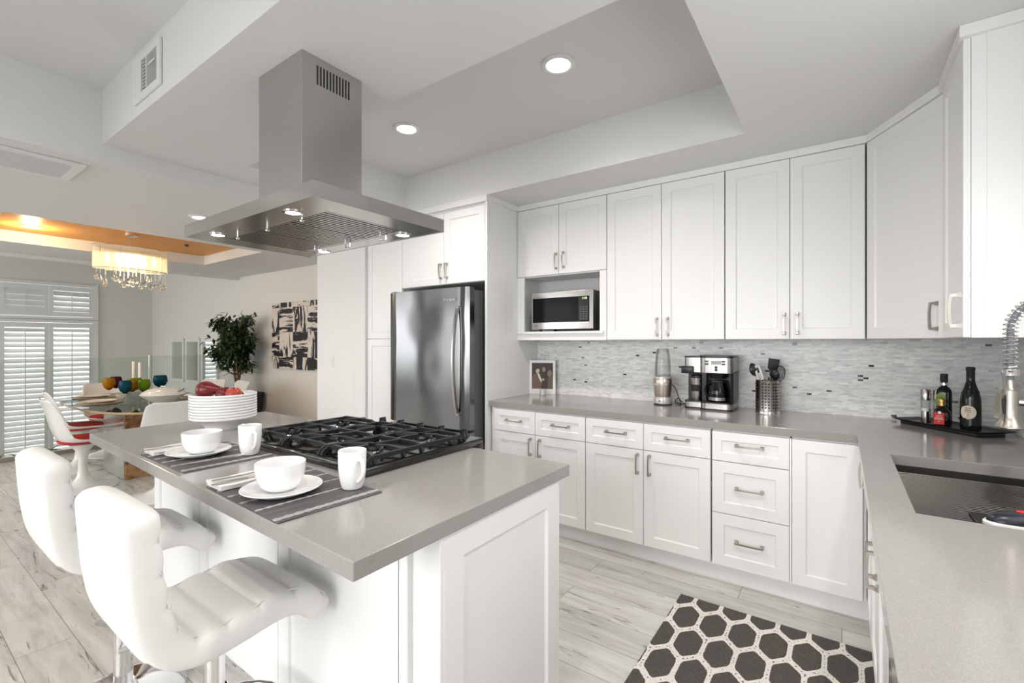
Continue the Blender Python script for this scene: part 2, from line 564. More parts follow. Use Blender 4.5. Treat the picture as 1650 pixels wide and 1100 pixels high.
# ------------------------------------------------------------------ helpers
class MB:
    """collects shapes into one bmesh; build() links them as ONE mesh object"""
    def __init__(s):
        s.bm = bmesh.new()

    def _join(s, t, mat=None):
        if mat is not None:
            bmesh.ops.transform(t, matrix=mat, verts=t.verts)
        me = bpy.data.meshes.new('t')
        t.to_mesh(me)
        t.free()
        s.bm.from_mesh(me)
        bpy.data.meshes.remove(me)
        return s

    def box(s, x0, x1, y0, y1, z0, z1, bev=0.0, seg=2, mat=None):
        t = bmesh.new()
        bmesh.ops.create_cube(t, size=1)
        for v in t.verts:
            v.co = Vector((x0 + (v.co.x + .5) * (x1 - x0), y0 + (v.co.y + .5) * (y1 - y0), z0 + (v.co.z + .5) * (z1 - z0)))
        if bev:
            bmesh.ops.bevel(t, geom=list(t.edges), offset=bev, segments=seg, profile=0.5, affect='EDGES')
        return s._join(t, mat)

    def prism(s, pts, z0, z1, mat=None, bev=0.0):
        """polygon in x, y extruded from z0 to z1"""
        t = bmesh.new()
        a = [t.verts.new((p[0], p[1], z0)) for p in pts]
        b = [t.verts.new((p[0], p[1], z1)) for p in pts]
        t.faces.new(a[::-1])
        t.faces.new(b)
        k = len(pts)
        for i in range(k):
            t.faces.new((a[i], a[(i + 1) % k], b[(i + 1) % k], b[i]))
        bmesh.ops.recalc_face_normals(t, faces=t.faces)
        if bev:
            bmesh.ops.bevel(t, geom=list(t.edges), offset=bev, segments=2, profile=0.5, affect='EDGES')
        return s._join(t, mat)

    def lathe(s, prof, c=(0, 0, 0), n=32, mat=None, sx=1.0, sy=1.0):
        """profile of (r, z) turned about z; r = 0 closes on the axis"""
        t = bmesh.new()
        rows = []
        for r, z in prof:
            if r <= 1e-6:
                rows.append([t.verts.new((c[0], c[1], c[2] + z))])
            else:
                rows.append([t.verts.new((c[0] + r * sx * math.cos(2 * PI * i / n), c[1] + r * sy * math.sin(2 * PI * i / n), c[2] + z)) for i in range(n)])
        for p, q in zip(rows, rows[1:]):
            for i in range(n):
                j = (i + 1) % n
                if len(p) == 1 and len(q) == 1:
                    continue
                if len(p) == 1:
                    t.faces.new((p[0], q[j], q[i]))
                elif len(q) == 1:
                    t.faces.new((p[i], p[j], q[0]))
                else:
                    t.faces.new((p[i], p[j], q[j], q[i]))
        bmesh.ops.recalc_face_normals(t, faces=t.faces)
        return s._join(t, mat)

    def cyl(s, c, r, z0, z1, n=24, r2=None, mat=None):
        r2 = r if r2 is None else r2
        return s.lathe([(0, z0), (r, z0), (r2, z1), (0, z1)], c, n, mat)

    def tube(s, pts, r, n=8, sq=None, cap=True, mat=None):
        """round (or sq=(w, h) rectangular) rod along points; r may be a list"""
        t = bmesh.new()
        pts = [Vector(p) for p in pts]
        rr = r if isinstance(r, (list, tuple)) else [r] * len(pts)
        rows = []
        up = Vector((0, 0, 1))
        prev = None
        for i, p in enumerate(pts):
            d = (pts[min(i + 1, len(pts) - 1)] - pts[max(i - 1, 0)]).normalized()
            if prev is None:
                a = d.cross(up if abs(d.z) < .95 else Vector((1, 0, 0))).normalized()
            else:
                a = (prev - d * prev.dot(d)).normalized()
            prev = a
            b = d.cross(a)
            if sq:
                w, h = sq[0] / 2, sq[1] / 2
                rows.append([t.verts.new(p + a * x + b * y) for x, y in ((-w, -h), (w, -h), (w, h), (-w, h))])
            else:
                rows.append([t.verts.new(p + (a * math.cos(2 * PI * k / n) + b * math.sin(2 * PI * k / n)) * rr[i]) for k in range(n)])
        m = len(rows[0])
        for p, q in zip(rows, rows[1:]):
            for k in range(m):
                t.faces.new((p[k], p[(k + 1) % m], q[(k + 1) % m], q[k]))
        if cap:
            t.faces.new(rows[0][::-1])
            t.faces.new(rows[-1])
        bmesh.ops.recalc_face_normals(t, faces=t.faces)
        return s._join(t, mat)

    def rings(s, rows, mat=None, cap=True):
        """skin closed rings of points"""
        t = bmesh.new()
        R = [[t.verts.new(p) for p in row] for row in rows]
        m = len(R[0])
        for p, q in zip(R, R[1:]):
            for k in range(m):
                t.faces.new((p[k], p[(k + 1) % m], q[(k + 1) % m], q[k]))
        if cap:
            t.faces.new(R[0][::-1])
            t.faces.new(R[-1])
        bmesh.ops.recalc_face_normals(t, faces=t.faces)
        return s._join(t, mat)

    def grid(s, rows, mat=None):
        t = bmesh.new()
        R = [[t.verts.new(p) for p in row] for row in rows]
        for p, q in zip(R, R[1:]):
            for k in range(len(p) - 1):
                t.faces.new((p[k], p[k + 1], q[k + 1], q[k]))
        return s._join(t, mat)

    def cells(s, xs, ys, keep, z0, z1, plane='xy', mat=None):
        """slab from a grid of cells, keep(i, j) says which stand; shared vertices, so holes have clean sides"""
        t = bmesh.new()
        V = {}
        def vert(i, j, k):
            if (i, j, k) not in V:
                a, b, c = xs[i], ys[j], (z0, z1)[k]
                V[i, j, k] = t.verts.new({'xy': (a, b, c), 'xz': (a, c, b), 'yz': (c, a, b)}[plane])
            return V[i, j, k]
        on = lambda i, j: 0 <= i < len(xs) - 1 and 0 <= j < len(ys) - 1 and keep(i, j)
        for i in range(len(xs) - 1):
            for j in range(len(ys) - 1):
                if not on(i, j):
                    continue
                for k in (0, 1):
                    t.faces.new((vert(i, j, k), vert(i + 1, j, k), vert(i + 1, j + 1, k), vert(i, j + 1, k)))
                for di, dj, e in ((-1, 0, ((i, j), (i, j + 1))), (1, 0, ((i + 1, j), (i + 1, j + 1))), (0, -1, ((i, j), (i + 1, j))), (0, 1, ((i, j + 1), (i + 1, j + 1)))):
                    if not on(i + di, j + dj):
                        (a, b), (c, d) = e
                        t.faces.new((vert(a, b, 0), vert(c, d, 0), vert(c, d, 1), vert(a, b, 1)))
        bmesh.ops.recalc_face_normals(t, faces=t.faces)
        return s._join(t, mat)

    def build(s, name, mat, parent=None, smooth=35, world=False, loc=None, bevel=0.0):
        me = bpy.data.meshes.new(name)
        if parent is not None and world:
            root = parent
            off = Vector(parent.location)
            while root.parent:
                root = root.parent
                off += Vector(root.location)
            bmesh.ops.translate(s.bm, verts=s.bm.verts, vec=-off)
        o = bpy.data.objects.new(name, me)
        if parent is None and loc is None:
            co = [v.co for v in s.bm.verts]
            lo = [min(c[k] for c in co) for k in range(3)]
            hi = [max(c[k] for c in co) for k in range(3)]
            loc = Vector(((lo[0] + hi[0]) / 2, (lo[1] + hi[1]) / 2, lo[2]))
            if ORIGIN_AT_ZERO:
                loc = Vector((0, 0, 0))
            bmesh.ops.translate(s.bm, verts=s.bm.verts, vec=-loc)
        s.bm.to_mesh(me)
        s.bm.free()
        if smooth:
            me.shade_smooth()
            me.set_sharp_from_angle(angle=math.radians(smooth))
        me.materials.append(mat)
        C.objects.link(o)
        if parent is not None:
            o.parent = parent
        if loc is not None:
            o.location = loc
        if bevel:
            b = o.modifiers.new('edge', 'BEVEL')
            b.width = bevel
            b.segments = 2
            b.limit_method = 'ANGLE'
            b.angle_limit = math.radians(50)
        return o
ORIGIN_AT_ZERO = False

def tag(o, label, cat, group=None):
    o['label'] = label
    o['category'] = cat
    if group:
        o['group'] = group
    return o

def thing(name, label, cat, loc=(0, 0, 0), rz=0.0, group=None):
    o = bpy.data.objects.new(name, None)
    o.empty_display_size = 0.1
    C.objects.link(o)
    o.location = loc
    o.rotation_euler = (0, 0, rz)
    return tag(o, label, cat, group)

def dup(o, loc=None, rz=None, label=None, parent=None):
    c = o.copy()
    C.objects.link(c)
    if parent is not None:
        c.parent = parent
    if loc is not None:
        c.location = loc
    if rz is not None:
        c.rotation_euler = (0, 0, rz)
    if label:
        c['label'] = label
    for ch in list(o.children):
        dup(ch, parent=c)
    return c

def put(name, mesh, parent, loc, mat=None, rz=None):
    o = bpy.data.objects.new(name, mesh)
    C.objects.link(o)
    o.parent = parent
    o.location = loc
    if rz is not None:
        o.rotation_euler = (0, 0, rz)
    return o

def struct(name, mb, mat, smooth=0, **k):
    global ORIGIN_AT_ZERO
    ORIGIN_AT_ZERO = True
    o = mb.build(name, mat, None, smooth, **k)
    ORIGIN_AT_ZERO = False
    o['kind'] = 'structure'
    return o

def text(name, body, size, mat, parent, loc, rot, sx=1.0, align='CENTER', thick=0.0004):
    cu = bpy.data.curves.new(name, 'FONT')
    cu.body = body
    cu.size = size
    cu.align_x = align
    cu.align_y = 'CENTER'
    cu.extrude = thick
    cu.resolution_u = 2
    o = bpy.data.objects.new(name, cu)
    C.objects.link(o)
    bpy.context.view_layer.update()
    me = bpy.data.meshes.new_from_object(o.evaluated_get(bpy.context.evaluated_depsgraph_get()))
    bpy.data.objects.remove(o)
    me.materials.clear()
    me.materials.append(mat)
    o = bpy.data.objects.new(name, me)
    C.objects.link(o)
    o.parent = parent
    o.location = loc
    o.rotation_euler = rot
    o.scale = (sx, 1, 1)
    return o

# ------------------------------------------------------------------ the room
WALL_Y, RIGHT_X = 3.50, 0.70
BEAM_X, EDGE_X, LIVING_X = -3.42, -7.78, -11.57
FRONT_Y = -2.6
LOW, HIGH, DINE = 2.48, 2.79, 2.385

struct('floor', MB().box(EDGE_X, RIGHT_X + .12, FRONT_Y, WALL_Y, -0.12, 0), FLOOR)
struct('floor_living', MB().box(LIVING_X - .12, EDGE_X, FRONT_Y, WALL_Y, -0.87, -0.75), FLOOR)
struct('wall_step', MB().box(EDGE_X - .02, EDGE_X, FRONT_Y, WALL_Y, -0.75, -0.12), WALL_WARM)
struct('wall_back', MB().box(LIVING_X - .12, RIGHT_X + .12, WALL_Y, WALL_Y + .12, -0.87, 3.3), WALL_WARM)
struct('wall_divider', MB().box(-4.46, -3.655, 2.77, WALL_Y, 0, DINE).box(-3.78, -3.641, 2.745, 2.77, 0, DINE).box(-3.655, -3.641, 2.77, 2.80, 0, DINE), WALL)
# the wall over the sink, with a window beyond the edge of the picture
ys, zs = [FRONT_Y, 0.55, 1.85, WALL_Y], [0, 1.25, 2.15, HIGH]
struct('wall_right', MB().cells(ys, zs, lambda i, j: not (i == 1 and j == 1), RIGHT_X, RIGHT_X + .12, 'yz'), WALL)
# behind the camera: wide windows
xs, zs = [LIVING_X - .12, -10.8, -8.4, -7.6, -4.4, -3.0, 0.2, RIGHT_X + .12], [-.87, 0.45, 2.35, 3.3]
struct('wall_front', MB().cells(xs, zs, lambda i, j: not (i in (1, 3, 5) and j == 1), FRONT_Y - .12, FRONT_Y, 'xz'), WALL)
# the shuttered end wall
ys, zs = [FRONT_Y, .74, 2.60, WALL_Y], [-.87, -.74, 1.73, 1.80, 2.40, 3.3]
struct('wall_left', MB().cells(ys, zs, lambda i, j: not (i == 1 and j in (1, 3)), LIVING_X - .12, LIVING_X, 'yz'), M('shaded_end_wall', (0.74, 0.73, 0.67, 1), 0.6))  # the olive tone of the wall's shade is put into its colour

# ceilings: low kitchen ceiling with a raised tray, the higher ceiling before it, the dining ceiling with an orange tray
TX0, TX1, TY0, TY1 = -3.09, -0.42, 1.44, 2.76
xs, ys = [BEAM_X, TX0, TX1, RIGHT_X + .12], [0.80, TY0, TY1, WALL_Y]
struct('ceiling', MB().cells(xs, ys, lambda i, j: not (i == 1 and j == 1), LOW, HIGH), CEIL)
struct('ceiling_tray', MB().box(TX0 - .05, TX1 + .05, TY0 - .05, TY1 + .05, 2.785, 2.85), CEIL)
struct('ceiling_front', MB().box(BEAM_X, RIGHT_X + .12, FRONT_Y, 0.80, HIGH, HIGH + .1), CEIL)
DX0, DX1, DY0, DY1 = -6.92, -5.38, 0.66, 2.66
xs, ys = [EDGE_X, DX0, DX1, BEAM_X], [FRONT_Y, DY0, DY1, WALL_Y]
struct('ceiling_dining', MB().cells(xs, ys, lambda i, j: not (i == 1 and j == 1), DINE, 2.50), CEIL)
struct('ceiling_orange', MB().box(DX0 - .05, DX1 + .05, DY0 - .05, DY1 + .05, 2.50, 2.56), ORANGE)
struct('ceiling_beam', MB().box(BEAM_X - .10, BEAM_X, FRONT_Y, 0.80, 2.50, HIGH + .1), CEIL)
struct('ceiling_living', MB().box(LIVING_X - .12, EDGE_X, FRONT_Y, WALL_Y, 3.2, 3.3), CEIL)
struct('ceiling_header', MB().box(EDGE_X - .10, EDGE_X, FRONT_Y, WALL_Y, 2.345, 3.3), CEIL)

# backsplash
struct('wall_backsplash', MB().box(-2.2, RIGHT_X, WALL_Y - .012, WALL_Y, .914, 1.40), MOSAIC_X)
struct('wall_backsplash_side', MB().box(RIGHT_X - .012, RIGHT_X, -0.3, WALL_Y - .012, .914, 1.40), MOSAIC_Y)

# windows of the shuttered wall and over the sink
def shutter_panel(y0, y1, z0, z1, parent, opened, name='shutter_panel'):
    f, x = MB(), LIVING_X + .005
    w = .055
    f.box(x, x + .03, y0, y0 + w, z0, z1).box(x, x + .03, y1 - w, y1, z0, z1)
    f.box(x, x + .03, y0 + w, y1 - w, z0, z0 + w + .03).box(x, x + .03, y0 + w, y1 - w, z1 - w - .03, z1)
    o = f.build(name, SHUT, parent, 0, world=True)
    s = MB()
    k = max(2, int((z1 - z0 - 2 * w - .06) / .088))
    st = (z1 - z0 - 2 * w - .06) / k
    for i in range(k):
        zc = z0 + w + .03 + st * (i + .5)
        m = Matrix.Translation((x + .015, 0, zc)) @ Matrix.Rotation(math.radians(opened), 4, 'Y')
        s.box(-.0045, .0045, y0 + w, y1 - w, -st * .54, st * .54, mat=m)
    s.build('louvre', SHUT, o, 0, world=True)
    r = MB().box(x + .045, x + .055, (y0 + y1) / 2 - .006, (y0 + y1) / 2 + .006, z0 + w + .05, z1 - w - .05)
    r.build('tilt_rod', SHUT, o, 0, world=True)
    return o
SHUT = M('white_shutter_paint', (0.80, 0.80, 0.78, 1), 0.4)
for nm, z0, z1, op in (('window_1', 1.80, 2.40, (-16, -14, -34)), ('window_2', -.74, 1.73, (-52, -50, -58))):
    fr = MB()
    x = LIVING_X
    for a, b in ((.70, .77), (2.57, 2.64)):
        fr.box(x - .02, x + .04, a, b, z0 - .03, z1 + .03)
    fr.box(x - .02, x + .04, .77, 2.57, z1 - .02, z1 + .03).box(x - .02, x + .04, .77, 2.57, z0 - .03, z0 + .02)
    w = struct(nm, fr, SHUT)
    for k, (a, b) in enumerate(((.775, 1.365), (1.37, 1.965), (1.97, 2.565))):
        shutter_panel(a, b, z0 + .025, z1 - .025, w, op[k])
fr = MB()
for a, b in ((.55, .60), (1.80, 1.85), (1.18, 1.22)):
    fr.box(RIGHT_X + .03, RIGHT_X + .08, a, b, 1.25, 2.15)
fr.box(RIGHT_X + .03, RIGHT_X + .08, .60, 1.80, 1.25, 1.30).box(RIGHT_X + .03, RIGHT_X + .08, .60, 1.80, 2.10, 2.15)
struct('window_3', fr, SHUT)
for k, (a, b) in enumerate(((-10.8, -8.4), (-7.6, -4.4), (-3.0, .2))):
    fr = MB()
    y = FRONT_Y - .08
    c = (a + b) / 2
    for p in (a, c - .03, b - .06):
        fr.box(p, p + .06, y, y + .05, .45, 2.35)
    fr.box(a, b, y, y + .05, .45, .51).box(a, b, y, y + .05, 2.29, 2.35)
    struct('window_%d' % (4 + k), fr, SHUT)
struct('baseboard_back', MB().box(EDGE_X, -4.46, WALL_Y - .015, WALL_Y, 0, .10), SHUT)

# ------------------------------------------------------------------ cabinets
def handle_mesh(L, upright, name):
    b = MB()
    for s in (-1, 1):
        rows = []
        for y, w in ((0, .0095), (-.003, .0095), (-.012, .006), (-.027, .0052), (-.031, .0052)):
            rows.append([(s * L / 2 + dx * w, y, dz * w) for dx, dz in ((-1, -1), (1, -1), (1, 1), (-1, 1))])
        b.rings(rows)
    pts = [(-L / 2 + L * t, -.028 - .004 * math.sin(PI * t), 0) for t in [k / 10 for k in range(11)]]
    b.tube(pts, .005, sq=(.009, .008))
    if upright:
        bmesh.ops.rotate(b.bm, verts=b.bm.verts, cent=(0, 0, 0), matrix=Matrix.Rotation(PI / 2, 3, 'Y'))
    me = bpy.data.meshes.new(name)
    b.bm.to_mesh(me)
    b.bm.free()
    me.materials.append(NICKEL)
    return me
H_LEVEL, H_UPRIGHT = handle_mesh(.125, False, 'level_pull'), handle_mesh(.112, True, 'upright_pull')

def shaker(w, h, stile=.058, t=.02, rec=.008):
    """frame and recessed panel door, lower left front corner at the origin, facing -y"""
    b = MB()
    bm = b.bm
    v = [bm.verts.new(p) for p in ((0, 0, 0), (w, 0, 0), (w, 0, h), (0, 0, h), (0, t, 0), (w, t, 0), (w, t, h), (0, t, h))]
    f = bm.faces.new((v[0], v[1], v[2], v[3]))
    for q in ((4, 7, 6, 5), (0, 4, 5, 1), (1, 5, 6, 2), (2, 6, 7, 3), (3, 7, 4, 0)):
        bm.faces.new([v[i] for i in q])
    bmesh.ops.recalc_face_normals(bm, faces=bm.faces)
    outer = [e for e in f.edges]
    bmesh.ops.bevel(bm, geom=outer, offset=.0022, segments=2, profile=.5, affect='EDGES')
    f = min((q for q in bm.faces if q.normal.y < -.9), key=lambda q: -q.calc_area())
    bmesh.ops.inset_region(bm, faces=[f], thickness=stile, use_even_offset=True)
    bmesh.ops.inset_region(bm, faces=[f], thickness=.0055, depth=0, use_even_offset=True)
    for q in f.verts:
        q.co.y += rec
    return b

def front(parent, name, x, z, w, h, pull=None, px=0, pz=0, stile=.058, gap=.0018, y=0.0):
    d = shaker(w - 2 * gap, h - 2 * gap, stile).build(name, CAB, parent, 0, loc=(x + gap, y, z + gap))
    if pull:
        put('handle', H_LEVEL if pull == 'level' else H_UPRIGHT, d, (px - x - gap, 0, pz - z - gap))
    return d

BASE_Y, UP_Y, TALL_Y = 2.79, 3.17, 2.77
Z0, Z1, ZD = .112, .862, .697
def base_cabinet(name, label, x0, x1, y=BASE_Y, depth=WALL_Y - BASE_Y - .015, rz=0.0, org=None, grp='white base cabinets under the grey worktop'):
    w = x1 - x0
    t = thing(name, label, 'cabinet', org or (x0, y, 0), rz, grp)
    MB().box(0.001, w - .001, .021, depth, Z0 - .005, .8715).build('body', CAB, t, 0)
    return t

t = base_cabinet('base_cabinet', 'white base cabinet beside the refrigerator panel, two small drawers over two doors', -2.185, -1.387)
w = 1.387 - 2.185
front(t, 'drawer', 0.03, ZD, .374, Z1 - ZD, 'level', .217, .782, .045)
front(t, 'drawer', .404, ZD, .394, Z1 - ZD, 'level', .612, .784, .045)
front(t, 'door', 0.03, Z0, .374, ZD - Z0, 'upright', .368, .61)
front(t, 'door', .404, Z0, .394, ZD - Z0, 'upright', .457 - .012, .61)
t = base_cabinet('base_cabinet', 'white base cabinet under the coffee maker, two drawers over two doors', -1.385, -.605)
front(t, 'drawer', 0, ZD, .391, Z1 - ZD, 'level', .213, .786, .045)
front(t, 'drawer', .391, ZD, .389, Z1 - ZD, 'level', .592, .788, .045)
front(t, 'door', 0, Z0, .391, ZD - Z0, 'upright', .355, .61)
front(t, 'door', .391, Z0, .389, ZD - Z0, 'upright', .430, .61)
t = base_cabinet('drawer_cabinet', 'white base cabinet with a stack of three drawers and level pulls', -.599, -.219)
front(t, 'drawer', 0, .696, .378, Z1 - .696, 'level', .190, .792, .045)
front(t, 'drawer', 0, .406, .378, .29, 'level', .190, .557)
front(t, 'drawer', 0, Z0, .378, .294, 'level', .190, .264)
MB().box(.3785, .3865, .002, .04, Z0, Z1).build('filler_strip', CAB, t, 0)
t = base_cabinet('corner_cabinet', 'white corner base cabinet with one plain door and no pull', -.212, .098)
front(t, 'door', 0, Z0, .296, .75, None)
# the run under the sink faces -x: local x runs towards the camera
SINK_X = .098
t = base_cabinet('base_cabinet', 'narrow white base cabinet in the corner of the sink run, its single door edge on', 0, .38, org=(SINK_X, 2.775, 0), rz=-PI / 2, depth=.585)
front(t, 'door', 0.03, Z0, .35, .75, 'upright', .085, .745)
t = base_cabinet('sink_cabinet', 'white sink base cabinet with two doors seen edge on below the sink', 0, .84, org=(SINK_X, 2.393, 0), rz=-PI / 2, depth=.585)
for ch in list(t.children):
    bpy.data.objects.remove(ch)
MB().box(.001, .839, .021, .585, Z0 - .005, .62).box(.001, .839, .021, .04, .62, .8715).build('body', CAB, t, 0)
front(t, 'panel', 0, .70, .84, .162, None, stile=.045)
front(t, 'door', 0, Z0, .42, .588, 'upright', .375, .61)
front(t, 'door', .42, Z0, .42, .588, 'upright', .465, .61)
dw = thing('dishwasher', 'stainless dishwasher under the grey worktop past the sink, reflecting the rug', 'dishwasher', (SINK_X, 1.545, 0), -PI / 2)
MB().box(.002, .598, .022, .58, .105, .868).build('body', BLACKM, dw, 0)
MB().box(.003, .597, 0, .022, .12, .74, .003).build('door', STEEL_F, dw)
MB().box(.003, .597, 0, .022, .745, .866, .003).build('control_panel', STEEL_F, dw)
MB().box(.12, .48, -.002, .004, .742, .752).build('pocket_grip', BLACKM, dw, 0)
t = base_cabinet('base_cabinet', 'white base cabinet below the worktop nearest the camera', 0, 1.1, org=(SINK_X, .94, 0), rz=-PI / 2, depth=.585)
front(t, 'door', 0, Z0, .55, .75, 'upright', .50, .7)
front(t, 'door', .55, Z0, .55, .75, 'upright', .60, .7)
struct('baseboard_back_cabinets', MB().box(-2.2, SINK_X + .065, BASE_Y + .065, BASE_Y + .08, 0, Z0 - .006).box(SINK_X + .065, SINK_X + .08, 1.55, BASE_Y + .08, 0, Z0 - .006).box(SINK_X + .065, SINK_X + .08, -.15, .94, 0, Z0 - .006), CAB)

# uppers
UB, UT = 1.376, 2.44
def upper(name, label, x0, x1, z0=UB, z1=UT, y=UP_Y, depth=WALL_Y - UP_Y - .002, org=None, rz=0.0, grp='white wall cabinets', niche=None):
    t = thing(name, label, 'cabinet', org or (x0, y, 0), rz, grp)
    MB().box(.001, x1 - x0 - .001, .021, depth, z0, z1).build('body', CAB, t, 0)
    return t
x0, x1 = -2.199, -1.404
t = thing('microwave_cabinet', 'white wall cabinet with two short doors over an open niche holding the microwave', 'cabinet', (x0, UP_Y, 0), 0, 'white wall cabinets')
w = x1 - x0
dp = WALL_Y - UP_Y - .002
MB().box(0.001, w - .001, .021, dp, 1.885, UT).build('body', CAB, t, 0)
b = MB()
b.box(0.001, .019, .021, dp, UB, 1.885).box(w - .019, w - .001, .021, dp, UB, 1.885).box(.019, w - .019, dp - .012, dp, UB, 1.885)
b.box(0.001, .068, .002, .021, UB, 1.89).box(w - .055, w - .001, .002, .021, UB, 1.89).box(.068, w - .055, .002, .021, UB, 1.425)
b.build('niche', CAB, t, 0)
MB().box(.019, w - .019, -.02, dp - .012, 1.425, 1.444, .002).build('shelf', CAB, t)
front(t, 'door', 0, 1.892, .394, UT - 1.892, 'upright', .372, 1.995)
front(t, 'door', .394, 1.892, w - .394, UT - 1.892, 'upright', .438, 2.0)
t = upper('wall_cabinet', 'tall white wall cabinet with two doors over the blender, beside the microwave', -1.402, -.605)
front(t, 'door', 0, UB, .399, UT - UB, 'upright', .369, 1.465)
front(t, 'door', .399, UB, .398, UT - UB, 'upright', .442, 1.465)
t = upper('wall_cabinet', 'tall white wall cabinet with two doors over the utensil holder, next to the angled corner', -.602, .106)
front(t, 'door', 0, UB, .352, UT - UB, 'upright', .324, 1.468)
front(t, 'door', .352, UB, .354, UT - UB, 'upright', .391, 1.470)
# angled corner cabinet
A, B = Vector((.1068, UP_Y)), Vector((.372, 2.70))
ang = math.atan2(B.y - A.y, B.x - A.x)
L = (B - A).length
t = thing('corner_wall_cabinet', 'white angled corner wall cabinet with a single door above the bottle tray', 'cabinet', (A.x, A.y, 0), ang, 'white wall cabinets')
inv = Matrix.Rotation(-ang, 4, 'Z') @ Matrix.Translation((-A.x, -A.y, 0))
nrm = Vector((-math.sin(ang), math.cos(ang)))
A2, B2 = A + nrm * .021, B + nrm * .021
MB().prism([A2, B2, (RIGHT_X - .002, B2.y), (RIGHT_X - .002, WALL_Y - .002), (A2.x, WALL_Y - .002)], UB, UT, mat=inv).build('body', CAB, t, 0)
front(t, 'door', 0.004, UB, L - .008, UT - UB, 'upright', L - .062, 1.475)
# over the sink run: one door facing -x, the end panel facing the camera
t = upper('end_wall_cabinet', 'white wall cabinet beside the sink window, its plain end panel facing out', 0, .415, org=(.352, 2.695, 0), rz=-PI / 2, depth=.346, z1=UT)
front(t, 'door', 0.004, UB, .412, UT - UB, 'upright', .375, 1.475)
MB().box(.415, .4175, .021, .346, UB, UT).box(.4165, .420, .06, .346, UB + .0, UT).build('end_panel', CAB, t, 0)
# crown moulding
cr = MB()
cr.box(-2.2, .11, UP_Y - .012, UP_Y + .06, UT, LOW + .002)
cr.prism([A + Vector((0, -.012)), B + Vector((-.010, -.006)), B + Vector((.05, .03)), A + Vector((.05, .03))], UT, LOW + .002)
cr.box(.340, .41, 2.32, 2.70, UT - .002, LOW - .001).box(.340, RIGHT_X - .001, 2.258, 2.32, UT - .002, LOW - .001)
struct('trim_1', cr, CAB)

# refrigerator surround
t = thing('tall_panel', 'tall white end panel between the refrigerator and the worktop', 'panel', (-2.21, TALL_Y, 0))
MB().box(-.012, .010, 0.0, WALL_Y - TALL_Y - .004, 0, UT + .0).build('board', CAB, t, 0)
t = thing('fridge_cabinet', 'white cabinet with two doors over the refrigerator', 'cabinet', (-3.155, TALL_Y, 0), 0, 'white tall and wall units around the refrigerator')
MB().box(0, .930, .021, WALL_Y - TALL_Y - .03, 1.83, UT).build('body', CAB, t, 0)
front(t, 'door', 0, 1.83, .502, .585, 'upright', .473, 1.94)
front(t, 'door', .502, 1.83, .430, .585, 'upright', .540, 1.94)
t = thing('pantry_cabinet', 'tall white pantry cabinet with an upper and a lower door beside the refrigerator', 'cabinet', (-3.638, TALL_Y, 0), 0, 'white tall and wall units around the refrigerator')
MB().box(0, .481, .021, WALL_Y - TALL_Y - .03, .105, DINE - .002).build('body', CAB, t, 0)
front(t, 'door', 0, 1.39, .481, .99)
front(t, 'door', 0, .11, .481, 1.278)
MB().box(0, .481, .07, .09, 0, .105).build('toe_kick', CAB, t, 0)
struct('trim_2', MB().box(-3.42, -2.196, TALL_Y - .012, TALL_Y + .05, UT - .004, LOW + .002).box(-2.222, -2.186, TALL_Y + .05, UP_Y - .012, UT, LOW + .002), CAB)

# ------------------------------------------------------------------ worktops
SX0, SX1, SY0, SY1 = .158, .56, 1.600, 2.392
xs = [-2.2, .060, SX0, SX1, RIGHT_X - .012]
ys = [-.2, SY0, SY1, 2.785, WALL_Y - .012]
keep = lambda i, j: (j == 3) or (i >= 1 and not (i == 2 and j == 1))
tag(MB().cells(xs, ys, keep, .872, .914).build('countertop', QUARTZ, None, 0, bevel=.002), 'long grey quartz worktop running along the back wall and round to the sink', 'worktop')

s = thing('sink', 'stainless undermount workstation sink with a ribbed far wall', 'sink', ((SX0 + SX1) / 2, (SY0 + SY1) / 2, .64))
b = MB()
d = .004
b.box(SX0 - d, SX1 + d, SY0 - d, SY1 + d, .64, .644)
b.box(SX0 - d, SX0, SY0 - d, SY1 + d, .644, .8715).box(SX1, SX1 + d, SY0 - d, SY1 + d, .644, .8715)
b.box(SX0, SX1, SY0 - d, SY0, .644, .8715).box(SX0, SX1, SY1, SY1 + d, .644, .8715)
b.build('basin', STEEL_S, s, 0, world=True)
b = MB()
for k in range(48):
    u = k / 47
    y, z = SY1 - .006 - .394 * u, .845 - .145 * u
    b.tube([(SX0 + .004, y, z), (SX1 - .004, y, z)], .0024, 6)
b.rings([[(x, SY1 - .006, .845), (x, SY1 - .40, .700), (x, SY1 - .40, .694), (x, SY1 - .006, .839)] for x in (SX0 + .003, SX1 - .003)])
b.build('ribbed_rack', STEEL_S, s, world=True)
MB().lathe([(0, .646), (.028, .646), (.045, .649), (.05, .646)], (SX1 - .12, SY0 + .2, 0)).build('drain', CHROME, s, world=True)

# the island
IX0, IX1 = -2.80, -.842
IY0, IY1 = .855, 1.445
isl = thing('kitchen_island', 'white panelled kitchen island carrying the cooktop', 'island', ((IX0 + IX1) / 2, (IY0 + IY1) / 2, 0))
MB().box(IX0, IX1, IY0 + .02, IY1, .10, .8715).build('body', CAB, isl, 0, world=True)
MB().box(IX0 + .03, IX1 - .05, IY0 + .07, IY1 - .07, 0, .10).build('plinth', CAB, isl, 0, world=True)
e = shaker(IY1 - IY0, .872 - .11, .075, .022, .010).build('end_panel', CAB, isl, 0)
e.location = Vector((IX1 + .022, IY0, .11)) - isl.location
e.rotation_euler = (0, 0, PI / 2)
for a, b_ in ((IX0, -2.27), (-2.27, -1.62), (-1.62, -.99)):
    p = shaker(b_ - a - .003, .872 - .11, .065, .02, .008).build('side_panel', CAB, isl, 0)
    p.location = Vector((a + .0015, IY0 + .0, .11)) - isl.location
MB().box(-.988, -.955, IY0 + .002, IY0 + .03, .11, .8715).build('post', CAB, isl, 0, world=True)
